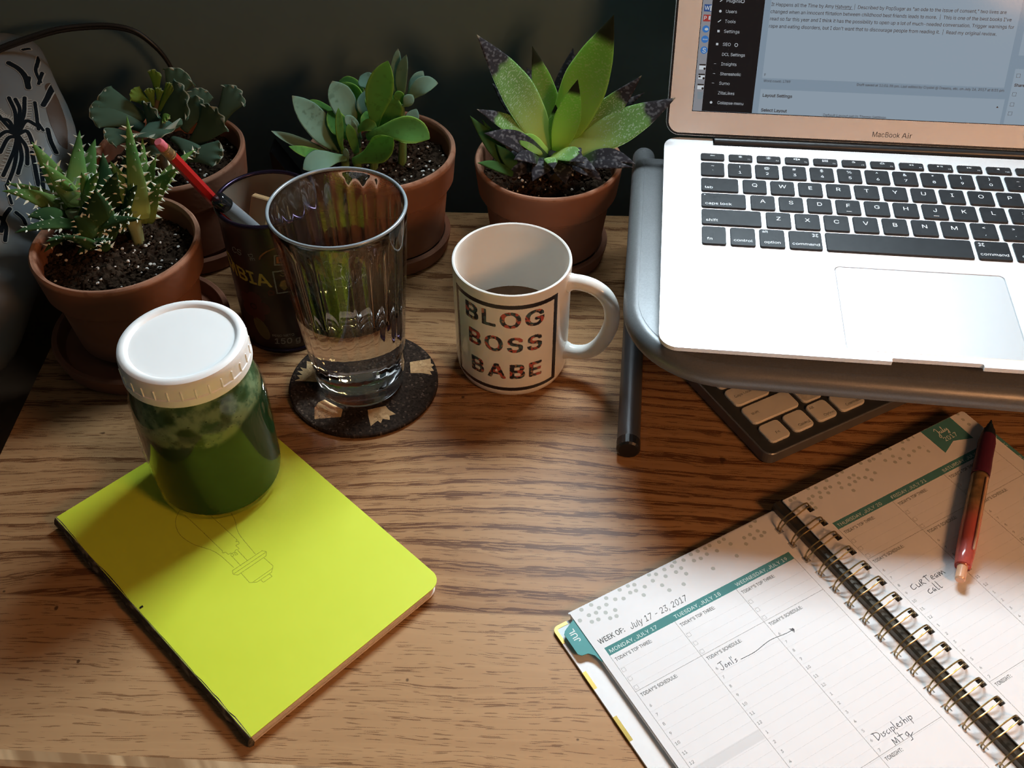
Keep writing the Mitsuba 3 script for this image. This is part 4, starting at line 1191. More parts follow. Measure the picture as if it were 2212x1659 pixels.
mat('m_soil', proc(soilc), .9, .0)
mat('m_perlite', (.66, .62, .55), .8, .2)
mat('m_chip', (.040, .026, .017), .9, .0)


def soil_mesh(c, r, z, seed, amp=.0022):
    rr = np.random.default_rng(seed)
    rings = []
    nA, nR = 150, 44
    a = np.arange(nA) * 2 * math.pi / nA
    for k in range(nR + 1):
        q = r * (k / nR) ** .8 + 1e-6
        p = np.stack([c[0] + q * np.cos(a), c[1] + q * np.sin(a), np.zeros(nA)], 1)
        h = (meshkit.fbm(p * 170 + seed, 3, seed) - .5) * 2 * amp * 1.6 + (meshkit.noise(p * 520 + seed, seed) - .5) * amp * .9
        p[:, 2] = z + h * min(1, k / 3 + .3)
        rings.append(p)
    return loft(rings, False, False)


def bits(c, r, z, n, s0, s1, seed, flat=1.0):
    rr = np.random.default_rng(seed)
    ms = []
    for _ in range(n):
        q, a = r * math.sqrt(rr.random()), rr.random() * 6.283
        m = trimesh.creation.icosphere(subdivisions=1 if s1 > .001 else 0, radius=1.0)
        v = m.vertices * (1 + .35 * (rr.random((len(m.vertices), 1)) - .5)) * rr.uniform(s0, s1)
        v = v * [rr.uniform(.7, 1.5), 1, flat * rr.uniform(.6, 1)]
        t = rr.random() * 6.283
        v = v @ np.array([[math.cos(t), math.sin(t), 0], [-math.sin(t), math.cos(t), 0], [0, 0, 1]])
        ms.append((v + [c[0] + q * math.cos(a), c[1] + q * math.sin(a), z + rr.uniform(.0005, .0022)], m.faces))
    return cat(*ms)


def pot(root, c, R, H, seed, soil_drop=.016, z0=.0062):
    k = R / .0582
    pr = [(0, z0), (.0360 * k, z0), (.0375 * k, z0 + .0015), (.0505 * k, H - .0300), (.0508 * k, H - .0285), (.0545 * k, H - .0275), (.0552 * k, H - .0262), (.0578 * k, H - .0030), (.0576 * k, H - .0012), (.0565 * k, H), (.0545 * k, H - .0003), (.0532 * k, H - .0020), (.0525 * k, H - .0060), (.0505 * k, H - .0280), (.0450 * k, z0 + .010), (0, z0 + .008)]
    m = lathe(pr, 120, (c[0], c[1], 0))
    v = np.asarray(m.vertices)
    v += ((meshkit.fbm(v * 60 + seed, 2, seed) - .5) * .0009)[:, None] * np.c_[np.sign(v[:, 0] - c[0]) * .7, np.sign(v[:, 1] - c[1]) * .7, 0 * v[:, 0] + .5]
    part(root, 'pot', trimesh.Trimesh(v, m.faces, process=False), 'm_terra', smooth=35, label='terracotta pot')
    zs = H - soil_drop
    so = part(root, 'soil', soil_mesh(c, .0522 * k, zs, seed), 'm_soil', smooth=False, label='dark potting soil')
    part(so, 'perlite', bits(c, .049 * k, zs, 70, .0004, .0013, seed + 1), 'm_perlite', kind='stuff', label='white grit')
    part(so, 'bark_chips', bits(c, .050 * k, zs, 640, .0005, .0014, seed + 2, .5), 'm_chip', kind='stuff')
    return zs


def saucer(c, R, label):
    s = thing('saucer', label, 'saucer', None)
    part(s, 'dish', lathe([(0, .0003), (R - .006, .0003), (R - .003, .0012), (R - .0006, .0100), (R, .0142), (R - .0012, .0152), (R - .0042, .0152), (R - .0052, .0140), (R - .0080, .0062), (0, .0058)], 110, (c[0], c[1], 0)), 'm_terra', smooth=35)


PROF = {'aloe': ([0, .1, .3, .6, .85, 1], [.8, 1, .94, .62, .26, .012]),
        'gast': ([0, .12, .30, .48, .68, .86, .95, 1], [.50, .68, .92, 1, .78, .38, .14, .012]),
        'ovate': ([0, .1, .3, .52, .72, .87, .96, 1], [.22, .36, .78, 1, .92, .60, .24, .03]),
        'spoon': ([0, .2, .42, .62, .80, .92, 1], [.30, .44, .78, 1, .84, .46, .05]),
        'strap': ([0, .15, .4, .7, .9, 1], [.55, .75, .95, 1, .62, .04])}


def leaf(base, tip, w, th, bow=(0, 0, 0), face=None, prof='gast', fold=0.0, n=20, m=14, wedge=None, seed=0, roll=0.0):
    """A thick leaf as one closed mesh, with (t along, t across) per vertex. wedge = (ripple height, ripples) gives a broad crinkled end."""
    base, tip, bow = np.asarray(base, float), np.asarray(tip, float), np.asarray(bow, float)
    L = np.linalg.norm(tip - base)
    ctrl = (base + tip) / 2 + bow
    face = np.array([0, -.62, .78] if face is None else face, float)
    t = np.linspace(0, 1, n)
    if wedge: t = np.r_[np.linspace(0, .9, n - 6), np.array([.94, .965, .98, .99, .997, 1.0])]
    c = (1 - t)[:, None] ** 2 * base + 2 * ((1 - t) * t)[:, None] * ctrl + (t ** 2)[:, None] * tip
    d = 2 * (1 - t)[:, None] * (ctrl - base) + 2 * t[:, None] * (tip - ctrl)
    d /= np.linalg.norm(d, axis=1, keepdims=True) + 1e-12
    if wedge: ws = np.interp(t, [0, .15, .4, .7, .88, .965, 1], [.34, .40, .55, .84, 1.0, 1.02, .97])
    else:
        from scipy.interpolate import PchipInterpolator
        ws = PchipInterpolator(*PROF[prof])(t)
    ths = th * (np.interp(t, [0, .2, .6, .9, 1], [1.15, 1.1, .9, .55, .06]) if not wedge else np.interp(t, [0, .3, .8, .96, 1], [1.2, 1.1, .8, .45, .12]))
    phi = np.arange(m) * 2 * math.pi / m
    rings, uv = [], []
    for i in range(len(t)):
        nrm = face - d[i] * (face @ d[i]); nrm /= np.linalg.norm(nrm) + 1e-12
        s = np.cross(d[i], nrm)
        if roll:
            a = roll * t[i]; s, nrm = s * math.cos(a) + nrm * math.sin(a), nrm * math.cos(a) - s * math.sin(a)
        x = np.cos(phi) * w / 2 * ws[i]
        z = np.sin(phi) * ths[i] / 2 + fold * (x / (w / 2)) ** 2 * w / 2
        p = c[i] + x[:, None] * s + z[:, None] * nrm
        if wedge:
            g = max(0, (t[i] - .72) / .28) ** 1.6
            xx = x / (w / 2)
            p = p + (wedge[0] * g * np.sin(xx * wedge[1] * math.pi + seed) )[:, None] * nrm
            p = p + (g * (-.30 * w * xx ** 2 + wedge[0] * .30 * np.cos(xx * wedge[1] * math.pi * 1.0 + seed * 2)))[:, None] * d[i]
        rings.append(p); uv.append(np.stack([np.full(m, t[i]), np.cos(phi) * .5 + .5], 1))
    me = loft(rings)
    uv = np.vstack(uv + [[[0, .5]], [[1, .5]]])
    return me, uv


def add_leaf(root, lf, mt, label=None):
    return part(root, 'leaf', lf[0], mt, smooth=True, uv=lf[1], label=label)


def mm_per_px(y): return 1.0 / CAM_F * (y * _fw[1] + .43 * _fw[2] * -1)


# ------------------------------------------------------------------ plant 1: toothed aloe, front left
def aloe_col(p, n, uv):
    t = uv.x
    c = mix((.55, .70, .20), (.19, .40, .115), smoothstep(.05, .62, t))
    c = mix(c, (.05, .115, .035), smoothstep(.35, .75, noise(p.x * 60 + 7, p.y * 60, p.z * 60)) * .5)
    return mix(c, (.42, .55, .28), smoothstep(.74, .84, noise(p.x * 330, p.y * 330, p.z * 300)) * .8)


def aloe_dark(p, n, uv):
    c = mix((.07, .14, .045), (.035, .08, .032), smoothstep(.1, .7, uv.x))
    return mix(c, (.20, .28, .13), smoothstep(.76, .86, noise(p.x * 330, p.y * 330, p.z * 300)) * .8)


leafmat('m_aloe', proc(aloe_col), .35, .75)
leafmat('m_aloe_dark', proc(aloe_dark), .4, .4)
mat('m_tooth', (.84, .86, .70), .5)
C1, H1, R1 = (-.2770, .5806), .0915, .0583
a1 = thing('potted_aloe', 'toothed aloe in a terracotta pot at the left front edge of the desk', 'potted plant')
zs1 = pot(a1, C1, R1, H1, 11)
saucer((-.2775, .5806), .0650, 'wide terracotta saucer under the toothed aloe pot')


def teeth(base, tip, bow, w, face, step, size, seed, surface=6):
    base, tip, bow, face = (np.asarray(q, float) for q in (base, tip, bow, face))
    rr = np.random.default_rng(seed)
    L = np.linalg.norm(tip - base); ctrl = (base + tip) / 2 + bow
    ms = []
    cone = trimesh.creation.cone(radius=.26, height=1.0, sections=6)
    ts = np.arange(.12, .96, step / L)
    jobs = [(t, s) for t in ts for s in (-1, 1)] + [(rr.uniform(.2, .8), rr.uniform(-.5, .5)) for _ in range(surface)]
    for t, s in jobs:
        c = (1 - t) ** 2 * base + 2 * (1 - t) * t * ctrl + t * t * tip
        d = 2 * (1 - t) * (ctrl - base) + 2 * t * (tip - ctrl); d /= np.linalg.norm(d)
        nrm = face - d * (face @ d); nrm /= np.linalg.norm(nrm); sd = np.cross(d, nrm)
        wl = w / 2 * np.interp(t, *PROF['aloe'])
        edge = abs(s) == 1
        p = c + sd * s * wl * (.94 if edge else 1) + (0 if edge else nrm * .0012)
        dirn = (sd * s * .9 + d * .55 + nrm * rr.uniform(.0, .5)) if edge else (nrm * .8 + d * .7)
        dirn /= np.linalg.norm(dirn)
        x = np.cross(dirn, d); x /= np.linalg.norm(x) + 1e-9; y = np.cross(dirn, x)
        k = size * rr.uniform(.7, 1.15) * (1.15 - .5 * t) * (1 if edge else .6)
        ms.append(put(cone, frame(p, x * k, y * k, dirn * k)))
    return cat(*ms)


ALOE = [  # base px, base depth, tip px, tip depth, width px, material, bow up (m)
    ((168, 448), .600, (172, 282), .640, 40, 0, .004), ((160, 446), .600, (68, 306), .610, 40, 0, .006), ((178, 440), .600, (206, 300), .625, 44, 0, .004),
    ((168, 442), .598, (92, 352), .600, 34, 0, .006), ((150, 462), .590, (4, 413), .575, 32, 0, .010), ((146, 448), .600, (14, 396), .605, 22, 0, .007),
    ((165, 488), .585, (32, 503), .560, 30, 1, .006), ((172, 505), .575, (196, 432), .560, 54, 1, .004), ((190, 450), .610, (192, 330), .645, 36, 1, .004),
    ((306, 470), .600, (274, 250), .610, 32, 0, .004), ((318, 440), .610, (307, 290), .640, 20, 0, .003), ((308, 470), .595, (386, 362), .595, 36, 0, .010),
    ((296, 462), .595, (238, 348), .590, 34, 0, .006), ((326, 440), .615, (424, 322), .640, 26, 0, .010), ((304, 478), .590, (338, 336), .600, 30, 0, .005),
    ((240, 470), .605, (222, 330), .625, 42, 1, .005), ((255, 470), .600, (284, 318), .615, 44, 1, .005), ((232, 480), .590, (252, 372), .575, 50, 1, .004),
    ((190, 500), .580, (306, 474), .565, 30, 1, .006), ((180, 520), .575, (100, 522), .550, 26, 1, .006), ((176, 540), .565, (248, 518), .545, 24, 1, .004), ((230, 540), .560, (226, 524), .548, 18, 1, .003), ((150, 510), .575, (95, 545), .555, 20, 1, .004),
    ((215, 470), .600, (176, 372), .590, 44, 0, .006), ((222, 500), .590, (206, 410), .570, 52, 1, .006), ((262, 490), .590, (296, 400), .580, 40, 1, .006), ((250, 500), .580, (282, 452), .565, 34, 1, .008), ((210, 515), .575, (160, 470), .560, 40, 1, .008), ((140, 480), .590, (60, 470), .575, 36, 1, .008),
    ((170, 455), .590, (132, 388), .580, 40, 0, .006), ((182, 460), .588, (214, 372), .580, 36, 0, .006), ((300, 480), .585, (284, 372), .580, 32, 0, .005), ((316, 476), .585, (348, 392), .580, 30, 0, .006), ((200, 535), .565, (130, 512), .550, 30, 1, .006), ((240, 515), .572, (262, 486), .556, 30, 1, .006)]
for i, (b, yb_, t, yt, wp, mi_, bw) in enumerate(ALOE):
    B = atz(*b, zs1 + .011 + .010 * (i % 3 == 0))
    Tt = at(*t, B[1] + yt - yb_)
    w = wp * mm_per_px((yb_ + yt) / 2) * 1.28
    ax = np.array([C1[0] + (-.035 if b[0] < 215 else .03 if b[0] > 280 else 0), .598, 0])
    out = (B + Tt) / 2 - ax; out[2] = 0
    face = np.array([0, -.35, .55]) - .4 * out / (np.linalg.norm(out) + 1e-6)
    bowv = np.array([0, 0, bw])
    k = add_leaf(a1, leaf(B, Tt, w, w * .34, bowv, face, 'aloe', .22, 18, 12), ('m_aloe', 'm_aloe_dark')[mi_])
    part(k, 'teeth', teeth(B, Tt, bowv, w, face, .0072, .0054 if mi_ == 0 else .0044, i, 4), 'm_tooth', kind='stuff', label='pale teeth along the leaf')
for q in ((292, 492), (168, 478)):
    top_ = atz(*q, zs1 + .010)
    part(a1, 'stem', sweep([[top_[0], top_[1] - .002, zs1 - .004], [top_[0], top_[1], (zs1 + top_[2]) / 2], top_ + [0, 0, .010]], [.0042, .0046, .0060], 12), 'm_aloe_dark' if 0 else 'm_stem_pale' if 'm_stem_pale' in scene else mat('m_stem_pale', (.30, .36, .17), .5), smooth=True)

# ------------------------------------------------------------------ plant 2: crinkle leaf plant, back left
def crinkle_col(p, n, uv):
    c = mix((.050, .100, .060), (.105, .175, .130), fbm(p.x * 50, p.y * 50, p.z * 50))
    c = mix(c, (.045, .085, .045), smoothstep(.5, .75, noise(p.x * 30 + 3, p.y * 30, p.z * 30)) * .5)
    return mix(c, (.42, .46, .36), smoothstep(.972, .990, uv.x))


def crinkle_new(p, n, uv):
    c = mix((.17, .30, .06), (.27, .42, .08), uv.x)
    return mix(c, (.45, .52, .25), smoothstep(.97, .99, uv.x))


leafmat('m_crinkle', proc(crinkle_col), .5, .35)
leafmat('m_crinkle_new', proc(crinkle_new), .45, .9)
C2, H2, R2 = (-.2680, .7010), .0905, .0585
a2 = thing('potted_crinkle_plant', 'dusty green succulent with wavy leaf ends in the terracotta pot at the back left', 'potted plant')
zs2 = pot(a2, C2, R2, H2, 23)
saucer((-.2640, .7040), .0520, 'terracotta saucer under the back left pot')
CR = [  # base px, y, tip px, y, end width px, new, thickness px, bow
    ((312, 256), .700, (211, 212), .695, 52, 0, 22, (0, 0, .003)), ((308, 276), .695, (192, 244), .685, 50, 0, 20, (0, 0, .006)), ((326, 232), .700, (282, 196), .700, 34, 1, 13, (0, 0, .002)),
    ((340, 200), .705, (333, 150), .705, 30, 1, 7, (0, 0, 0)), ((331, 228), .700, (321, 190), .700, 20, 1, 8, (0, 0, 0)), ((346, 238), .700, (372, 182), .700, 28, 1, 12, (0, 0, 0)), ((342, 222), .702, (344, 190), .700, 16, 1, 8, (0, 0, 0)),
    ((352, 268), .695, (404, 200), .690, 74, 0, 14, (0, 0, .003)), ((370, 222), .715, (394, 150), .725, 56, 0, 12, (0, 0, .002)), ((398, 280), .700, (438, 215), .705, 50, 0, 12, (0, 0, .002)),
    ((412, 318), .695, (472, 238), .690, 62, 0, 10, (.004, 0, .002)), ((474, 262), .715, (516, 190), .725, 56, 0, 12, (0, 0, .002)), ((346, 262), .690, (348, 298), .660, 78, 0, 12, (0, -.006, .008)),
    ((392, 345), .680, (482, 336), .672, 46, 0, 14, (0, 0, .006)), ((294, 300), .690, (226, 298), .675, 40, 0, 14, (0, 0, .004)), ((330, 285), .690, (326, 226), .685, 48, 0, 12, (0, 0, .002)),
    ((374, 300), .690, (424, 335), .672, 30, 0, 12, (0, 0, .004)), ((300, 262), .705, (240, 252), .715, 40, 0, 18, (0, 0, .004)), ((345, 320), .680, (322, 338), .660, 34, 0, 12, (0, 0, .005)), ((355, 250), .690, (360, 262), .668, 22, 1, 8, (0, 0, .003)), ((420, 262), .715, (436, 190), .735, 44, 0, 12, (0, 0, 0))]
for i, (b, yb_, t, yt, wp, nw, tp, bw) in enumerate(CR):
    B, Tt = at(*b, yb_), at(*t, yt)
    s_ = mm_per_px((yb_ + yt) / 2)
    face = [0.15 * (-1) ** i, -.6, .7]
    add_leaf(a2, leaf(B, Tt, wp * s_ * (1.12 if nw else 1.32), tp * s_ * .85, bw, face, wedge=(.0014 if not nw else .0008, 3.0 + .5 * (i % 3)), n=24, m=56, seed=i * 1.3), 'm_crinkle_new' if nw else 'm_crinkle')
b0 = at(330, 285, .698)
part(a2, 'stem', sweep([[b0[0], b0[1], zs2 - .003], b0 + [0, 0, .004], at(342, 215, .702)], [.005, .0045, .002], 10), mat('m_stem_brown', (.10, .075, .04), .7), smooth=True)

# ------------------------------------------------------------------ plant 3: grey-green succulent, middle
def fleshy(p, n, uv):
    c = mix((.16, .28, .20), (.225, .36, .27), fbm(p.x * 40, p.y * 40, p.z * 40))
    c = mix(c, (.11, .21, .085), smoothstep(.55, .05, uv.x) * .85)
    c = mix(c, (.09, .15, .10), smoothstep(.50, .72, fbm(p.x * 230, p.y * 230, p.z * 230)) * smoothstep(.4, .7, noise(p.x * 45, p.y * 45, p.z * 45)) * .8)
    return mix(c, (.20, .12, .06), smoothstep(.955, .99, uv.x) * .5)


def fleshy_bright(p, n, uv):
    c = mix((.12, .33, .085), (.20, .46, .11), fbm(p.x * 36 + 5, p.y * 36, p.z * 36))
    c = mix(c, (.40, .58, .11), smoothstep(.35, .5, dr.abs(uv.y - .5)) * .6)
    return mix(c, (.10, .19, .05), smoothstep(.55, .75, fbm(p.x * 260, p.y * 260, p.z * 260)) * .35)


leafmat('m_fleshy', proc(fleshy), .42, .40)
leafmat('m_fleshy_bright', proc(fleshy_bright), .38, .95)
C3, H3, R3 = (-.1018, .6985), .0930, .0583
a3 = thing('potted_succulent', 'grey-green succulent with broad smooth leaves in the middle terracotta pot', 'potted plant')
zs3 = pot(a3, C3, R3, H3, 37)
saucer((-.1022, .7000), .0510, 'terracotta saucer under the middle pot')
F_ = 'm_fleshy'; G_ = 'm_fleshy_bright'
FL = [  # base px, y, tip px, y, width px, mat, profile, bow, face
    ((742, 330), .690, (631, 207), .680, 56, F_, 'ovate', (0, 0, -.004), (.3, -.6, .7)), ((730, 336), .688, (586, 283), .670, 32, F_, 'ovate', (0, 0, -.006), (0, -.3, .9)),
    ((738, 341), .680, (624, 316), .660, 26, G_, 'ovate', (0, 0, -.006), (0, -.5, .8)), ((772, 276), .698, (718, 175), .700, 54, F_, 'ovate', (-.004, 0, .002), (.35, -.6, .6)),
    ((776, 272), .703, (738, 178), .712, 56, G_, 'ovate', (.006, 0, .002), (-.3, -.6, .6)), ((792, 212), .715, (732, 176), .725, 32, G_, 'ovate', (0, 0, .005), (0, -.7, .6)),
    ((812, 198), .712, (778, 164), .720, 34, F_, 'spoon', (0, 0, .002), (0, -.6, .7)), ((808, 286), .694, (838, 132), .690, 52, G_, 'spoon', (-.004, 0, 0), (.1, -.8, .5)),
    ((824, 284), .700, (850, 206), .705, 52, G_, 'ovate', (.004, 0, 0), (-.1, -.8, .5)), ((846, 230), .712, (860, 105), .722, 20, F_, 'strap', (0, 0, 0), (0, -.8, .5)),
    ((868, 226), .710, (878, 118), .714, 27, F_, 'ovate', (-.003, 0, 0), (-.4, -.7, .5)), ((878, 228), .708, (946, 180), .708, 34, F_, 'spoon', (-.004, 0, .010), (.2, -.6, .7)),
    ((882, 204), .714, (914, 153), .722, 24, F_, 'ovate', (0, 0, 0), (0, -.8, .5)), ((794, 296), .680, (928, 300), .665, 52, G_, 'spoon', (.006, 0, .014), (0, -.75, .6)),
    ((764, 348), .672, (849, 298), .655, 52, G_, 'spoon', (.006, 0, -.003), (0, -.75, .6)), ((768, 290), .690, (814, 280), .682, 26, G_, 'spoon', (0, 0, .010), (0, -.6, .8)),
    ((740, 325), .682, (731, 233), .680, 22, G_, 'ovate', (-.003, 0, 0), (.7, -.5, .4)), ((752, 300), .690, (708, 240), .690, 40, G_, 'ovate', (0, 0, 0), (.3, -.7, .6)),
    ((746, 342), .672, (655, 366), .652, 46, F_, 'spoon', (0, 0, .006), (0, -.6, .8)), ((742, 262), .705, (666, 217), .705, 12, G_, 'strap', (0, 0, .006), (0, -.6, .7)),
    ((874, 276), .695, (871, 250), .692, 18, G_, 'spoon', (0, 0, 0), (0, -.8, .5)), ((800, 260), .702, (788, 196), .706, 44, F_, 'ovate', (0, 0, 0), (.2, -.7, .6)),
    ((776, 318), .686, (760, 258), .690, 14, F_, 'strap', (0, 0, 0), (0, -.8, .5)), ((780, 300), .690, (745, 250), .690, 24, F_, 'ovate', (0, 0, .004), (.2, -.7, .6)), ((770, 330), .682, (752, 268), .684, 20, G_, 'strap', (0, 0, 0), (.2, -.7, .5)), ((868, 222), .706, (858, 196), .704, 20, G_, 'strap', (0, 0, 0), (0, -.7, .5)),
    ((872, 230), .700, (892, 205), .702, 22, F_, 'ovate', (0, 0, 0), (0, -.8, .5)), ((800, 285), .695, (790, 240), .700, 30, G_, 'ovate', (0, 0, 0), (.2, -.7, .6)), ((750, 345), .676, (746, 320), .668, 12, F_, 'strap', (0, 0, 0), (0, -.7, .5)), ((878, 290), .715, (900, 235), .725, 30, F_, 'ovate', (0, 0, 0), (-.3, -.7, .5))]
for b, yb_, t, yt, wp, mt, pf, bw, fc in FL:
    s_ = mm_per_px((yb_ + yt) / 2)
    add_leaf(a3, leaf(at(*b, yb_), at(*t, yt), wp * s_ * 1.10, max(.0028, wp * s_ * .19), bw, fc, pf, .30, 18, 14), mt)
for (q0_, y0_), (q1_, y1_) in ((((768, 352), .690), ((770, 285), .694)), (((866, 330), .700), ((866, 225), .709)), (((800, 320), .692), ((812, 280), .697)), (((740, 352), .684), ((742, 320), .686))):
    A, B = at(*q0_, y0_), at(*q1_, y1_)
    A[2] = zs3 - .003
    part(a3, 'stem', sweep([A, (A + B) / 2 + [.001, 0, 0], B], [.0035, .0032, .0026], 10), mat('m_stem_green', (.12, .20, .055), .5) if 'm_stem_green' not in scene else 'm_stem_green', smooth=True)

# ------------------------------------------------------------------ plant 4: speckled pointed succulent, right
def speck(p, n, uv):
    t = uv.x
    c = mix((.66, .80, .24), (.25, .46, .14), smoothstep(.08, .60, t))  # pale inner end: window backlight through the leaf put into the colour
    a, b = p.x * .8 + p.z * .6, p.z * .8 - p.x * .6
    fl1 = smoothstep(.66, .76, noise(a * 760, p.y * 300, b * 1400)) * smoothstep(.22, .46, t)
    fl2 = smoothstep(.70, .80, noise(a * 1400, p.y * 300, b * 700)) * smoothstep(.16, .42, t)
    c = mix(c, (.58, .74, .48), dr.minimum(1.0, fl1 + fl2) * .8)
    tip = smoothstep(.70, .76, t + .05 * (noise(p.x * 200, p.y * 200, p.z * 200) - .5))
    dk = mix((.060, .055, .060), (.17, .165, .175), smoothstep(.5, .75, noise(p.x * 620, p.y * 620, p.z * 620)))
    c = mix(c, dk, tip)
    return mix(c, (.48, .42, .30), smoothstep(.965, .985, t) * .7)


def speck_bright(p, n, uv):
    t = uv.x
    c = mix((.66, .88, .26), (.33, .60, .13), smoothstep(.05, .75, t))  # backlit glow of the inner leaves raised in the base colour
    fl1 = smoothstep(.60, .72, noise(p.x * 950, p.y * 300, p.z * 950)) * smoothstep(.2, .5, t)
    c = mix(c, (.55, .68, .30), fl1 * .7)
    return mix(c, (.05, .055, .03), smoothstep(.78, .86, t))


def speck_dark(p, n, uv):
    dk = mix((.030, .028, .032), (.105, .10, .105), smoothstep(.5, .78, noise(p.x * 560, p.y * 560, p.z * 560)))
    return mix((.045, .075, .03), dk, smoothstep(.1, .35, uv.x))


def pup(p, n, uv):
    return mix((.035, .085, .022), (.055, .125, .04), fbm(p.x * 80, p.y * 80, p.z * 80))


leafmat('m_speck', proc(speck), .45, 1.0)
leafmat('m_speck_bright', proc(speck_bright), .42, 1.3)
leafmat('m_speck_dark', proc(speck_dark), .55, .1)
leafmat('m_pup', proc(pup), .45, .35)
C4, H4, R4 = (.0283, .6895), .0900, .0578
a4 = thing('potted_gasteria', 'speckled green succulent with dark pointed leaf tips in the terracotta pot beside the laptop', 'potted plant')
zs4 = pot(a4, C4, R4, H4, 53, .018)
saucer((.0285, .6900), .0500, 'terracotta saucer behind the white mug')
S, SB, SD, PU = 'm_speck', 'm_speck_bright', 'm_speck_dark', 'm_pup'
GL = [  # base px, y, tip px, y, width px, mat, fold, bow, face
    ((1184, 330), .690, (1030, 75), .690, 82, S, .25, (.004, 0, .004), (.45, -.7, .5)), ((1190, 318), .698, (1150, 100), .712, 56, SB, .3, (.004, 0, 0), (.25, -.8, .4)),
    ((1208, 312), .695, (1326, 32), .700, 98, SB, .25, (.003, 0, 0), (-.35, -.8, .45)), ((1218, 322), .690, (1386, 163), .690, 54, S, .35, (.002, 0, -.004), (-.1, -.75, .6)),
    ((1232, 328), .684, (1459, 211), .672, 76, S, .2, (.002, 0, -.003), (-.2, -.6, .75)), ((1172, 326), .684, (1030, 236), .668, 44, S, .3, (0, 0, .006), (.1, -.5, .8)),
    ((1206, 325), .684, (1248, 172), .682, 56, SB, .35, (0, 0, 0), (0, -.85, .45)), ((1196, 338), .676, (1262, 352), .640, 46, S, .2, (0, -.004, .010), (0, -.5, .85)),
    ((1258, 348), .672, (1372, 354), .650, 36, SD, .25, (0, 0, .010), (0, -.6, .8)), ((1202, 300), .715, (1238, 104), .735, 58, SD, .2, (0, 0, 0), (0, -.8, .5)),
    ((1160, 285), .708, (1063, 180), .715, 40, SD, .2, (0, 0, 0), (.2, -.8, .5)), ((1195, 250), .720, (1138, 146), .740, 44, SD, .2, (0, 0, 0), (.2, -.8, .5)),
    ((1180, 345), .676, (1046, 288), .655, 46, SD, .25, (0, 0, .008), (.2, -.6, .7)), ((1226, 310), .700, (1392, 200), .705, 30, SD, .25, (0, 0, .002), (0, -.7, .6)),
    ((1186, 345), .672, (1196, 366), .645, 30, S, .2, (0, 0, .006), (0, -.5, .8)), ((1180, 330), .680, (1108, 300), .665, 40, SB, .3, (0, 0, .004), (.1, -.6, .8)), ((1200, 330), .690, (1200, 226), .700, 40, SB, .3, (0, 0, 0), (0, -.9, .4)),
    ((1250, 360), .664, (1368, 362), .640, 22, SD, .2, (0, 0, .004), (0, -.6, .8)), ((1110, 372), .668, (1015, 250), .665, 36, PU, .3, (0, 0, 0), (.3, -.7, .5)),
    ((1112, 366), .672, (1040, 256), .680, 20, PU, .3, (0, 0, 0), (.3, -.7, .5)), ((1108, 378), .660, (1031, 352), .640, 24, PU, .3, (0, 0, .004), (.1, -.6, .8)), ((1118, 370), .666, (1072, 312), .664, 30, PU, .3, (0, 0, 0), (.3, -.7, .5)), ((1230, 345), .672, (1255, 330), .650, 30, SD, .2, (0, 0, .006), (0, -.5, .8)), ((1215, 345), .668, (1290, 372), .642, 28, SD, .2, (0, 0, .006), (0, -.5, .8)), ((1165, 350), .668, (1110, 345), .650, 34, SD, .2, (0, 0, .006), (0, -.5, .8)),
    ((1190, 350), .672, (1150, 392), .648, 44, SD, .2, (0, 0, .008), (0, -.4, .9)), ((1205, 350), .672, (1222, 398), .644, 46, SD, .2, (0, 0, .008), (0, -.4, .9)), ((1225, 350), .674, (1300, 392), .652, 44, SD, .2, (0, 0, .008), (0, -.4, .9)), ((1170, 350), .676, (1094, 388), .656, 44, SD, .2, (0, 0, .008), (0, -.4, .9)), ((1180, 345), .690, (1100, 330), .700, 44, SD, .2, (0, 0, .004), (0, -.4, .9)), ((1230, 340), .690, (1320, 330), .700, 40, SD, .2, (0, 0, .004), (0, -.4, .9)), ((1195, 352), .676, (1186, 384), .655, 40, SD, .2, (0, 0, .006), (0, -.4, .9))]
for b, yb_, t, yt, wp, mt, fo, bw, fc in GL:
    s_ = mm_per_px((yb_ + yt) / 2)
    add_leaf(a4, leaf(at(*b, yb_), at(*t, yt), wp * s_ * 1.0, max(.003, wp * s_ * .16), bw, fc, 'gast', fo, 26, 14), mt)
q_ = at(1200, 330, .686)
part(a4, 'stem', sweep([[q_[0], q_[1] + .004, zs4 - .003], [q_[0], q_[1] + .002, (zs4 + q_[2]) / 2], q_], [.007, .008, .007], 14), mat('m_stem_dark', (.035, .035, .02), .7), smooth=True)

# ------------------------------------------------------------------ the printed cushion, the cord and the dark box
mat('m_fabric', proc(lambda p, n, uv: mix(mix((.215, .20, .165), (.18, .20, .21), smoothstep(.40, .62, fbm(p.x * 15 + 2, p.y * 15, p.z * 15))), (.16, .115, .065), smoothstep(.52, .70, fbm(p.x * 17 + 31, p.y * 17, p.z * 17 + 5)) * .8)), .42, .5)
mat('m_fabric_dark', (.006, .009, .012), .8, .1)
mat('m_fabric_pale', (.36, .35, .31), .5)
mat('m_fabric_brown', (.085, .050, .030), .5)
KX = np.array([1.0, 0, 0])
KY_ = np.array([0, math.cos(.50), math.sin(.50)])
KZ = np.cross(KX, KY_)
KO = np.array([-.46, .640, .060])
cush = thing('cushion', 'cushion in glossy fabric printed with a palm tree and birds, left of the desk', 'cushion')


def kplane(px, py, h=0.0):
    d = (px - 1106) / CAM_F * KX - (py - 829.5) / CAM_F * _up + _fw
    o = np.array([0, 0, CAM_H])
    q = o + d * (((KO + KZ * h - o) @ KZ) / (d @ KZ)) - KO
    return float(q @ KX), float(q @ KY_)


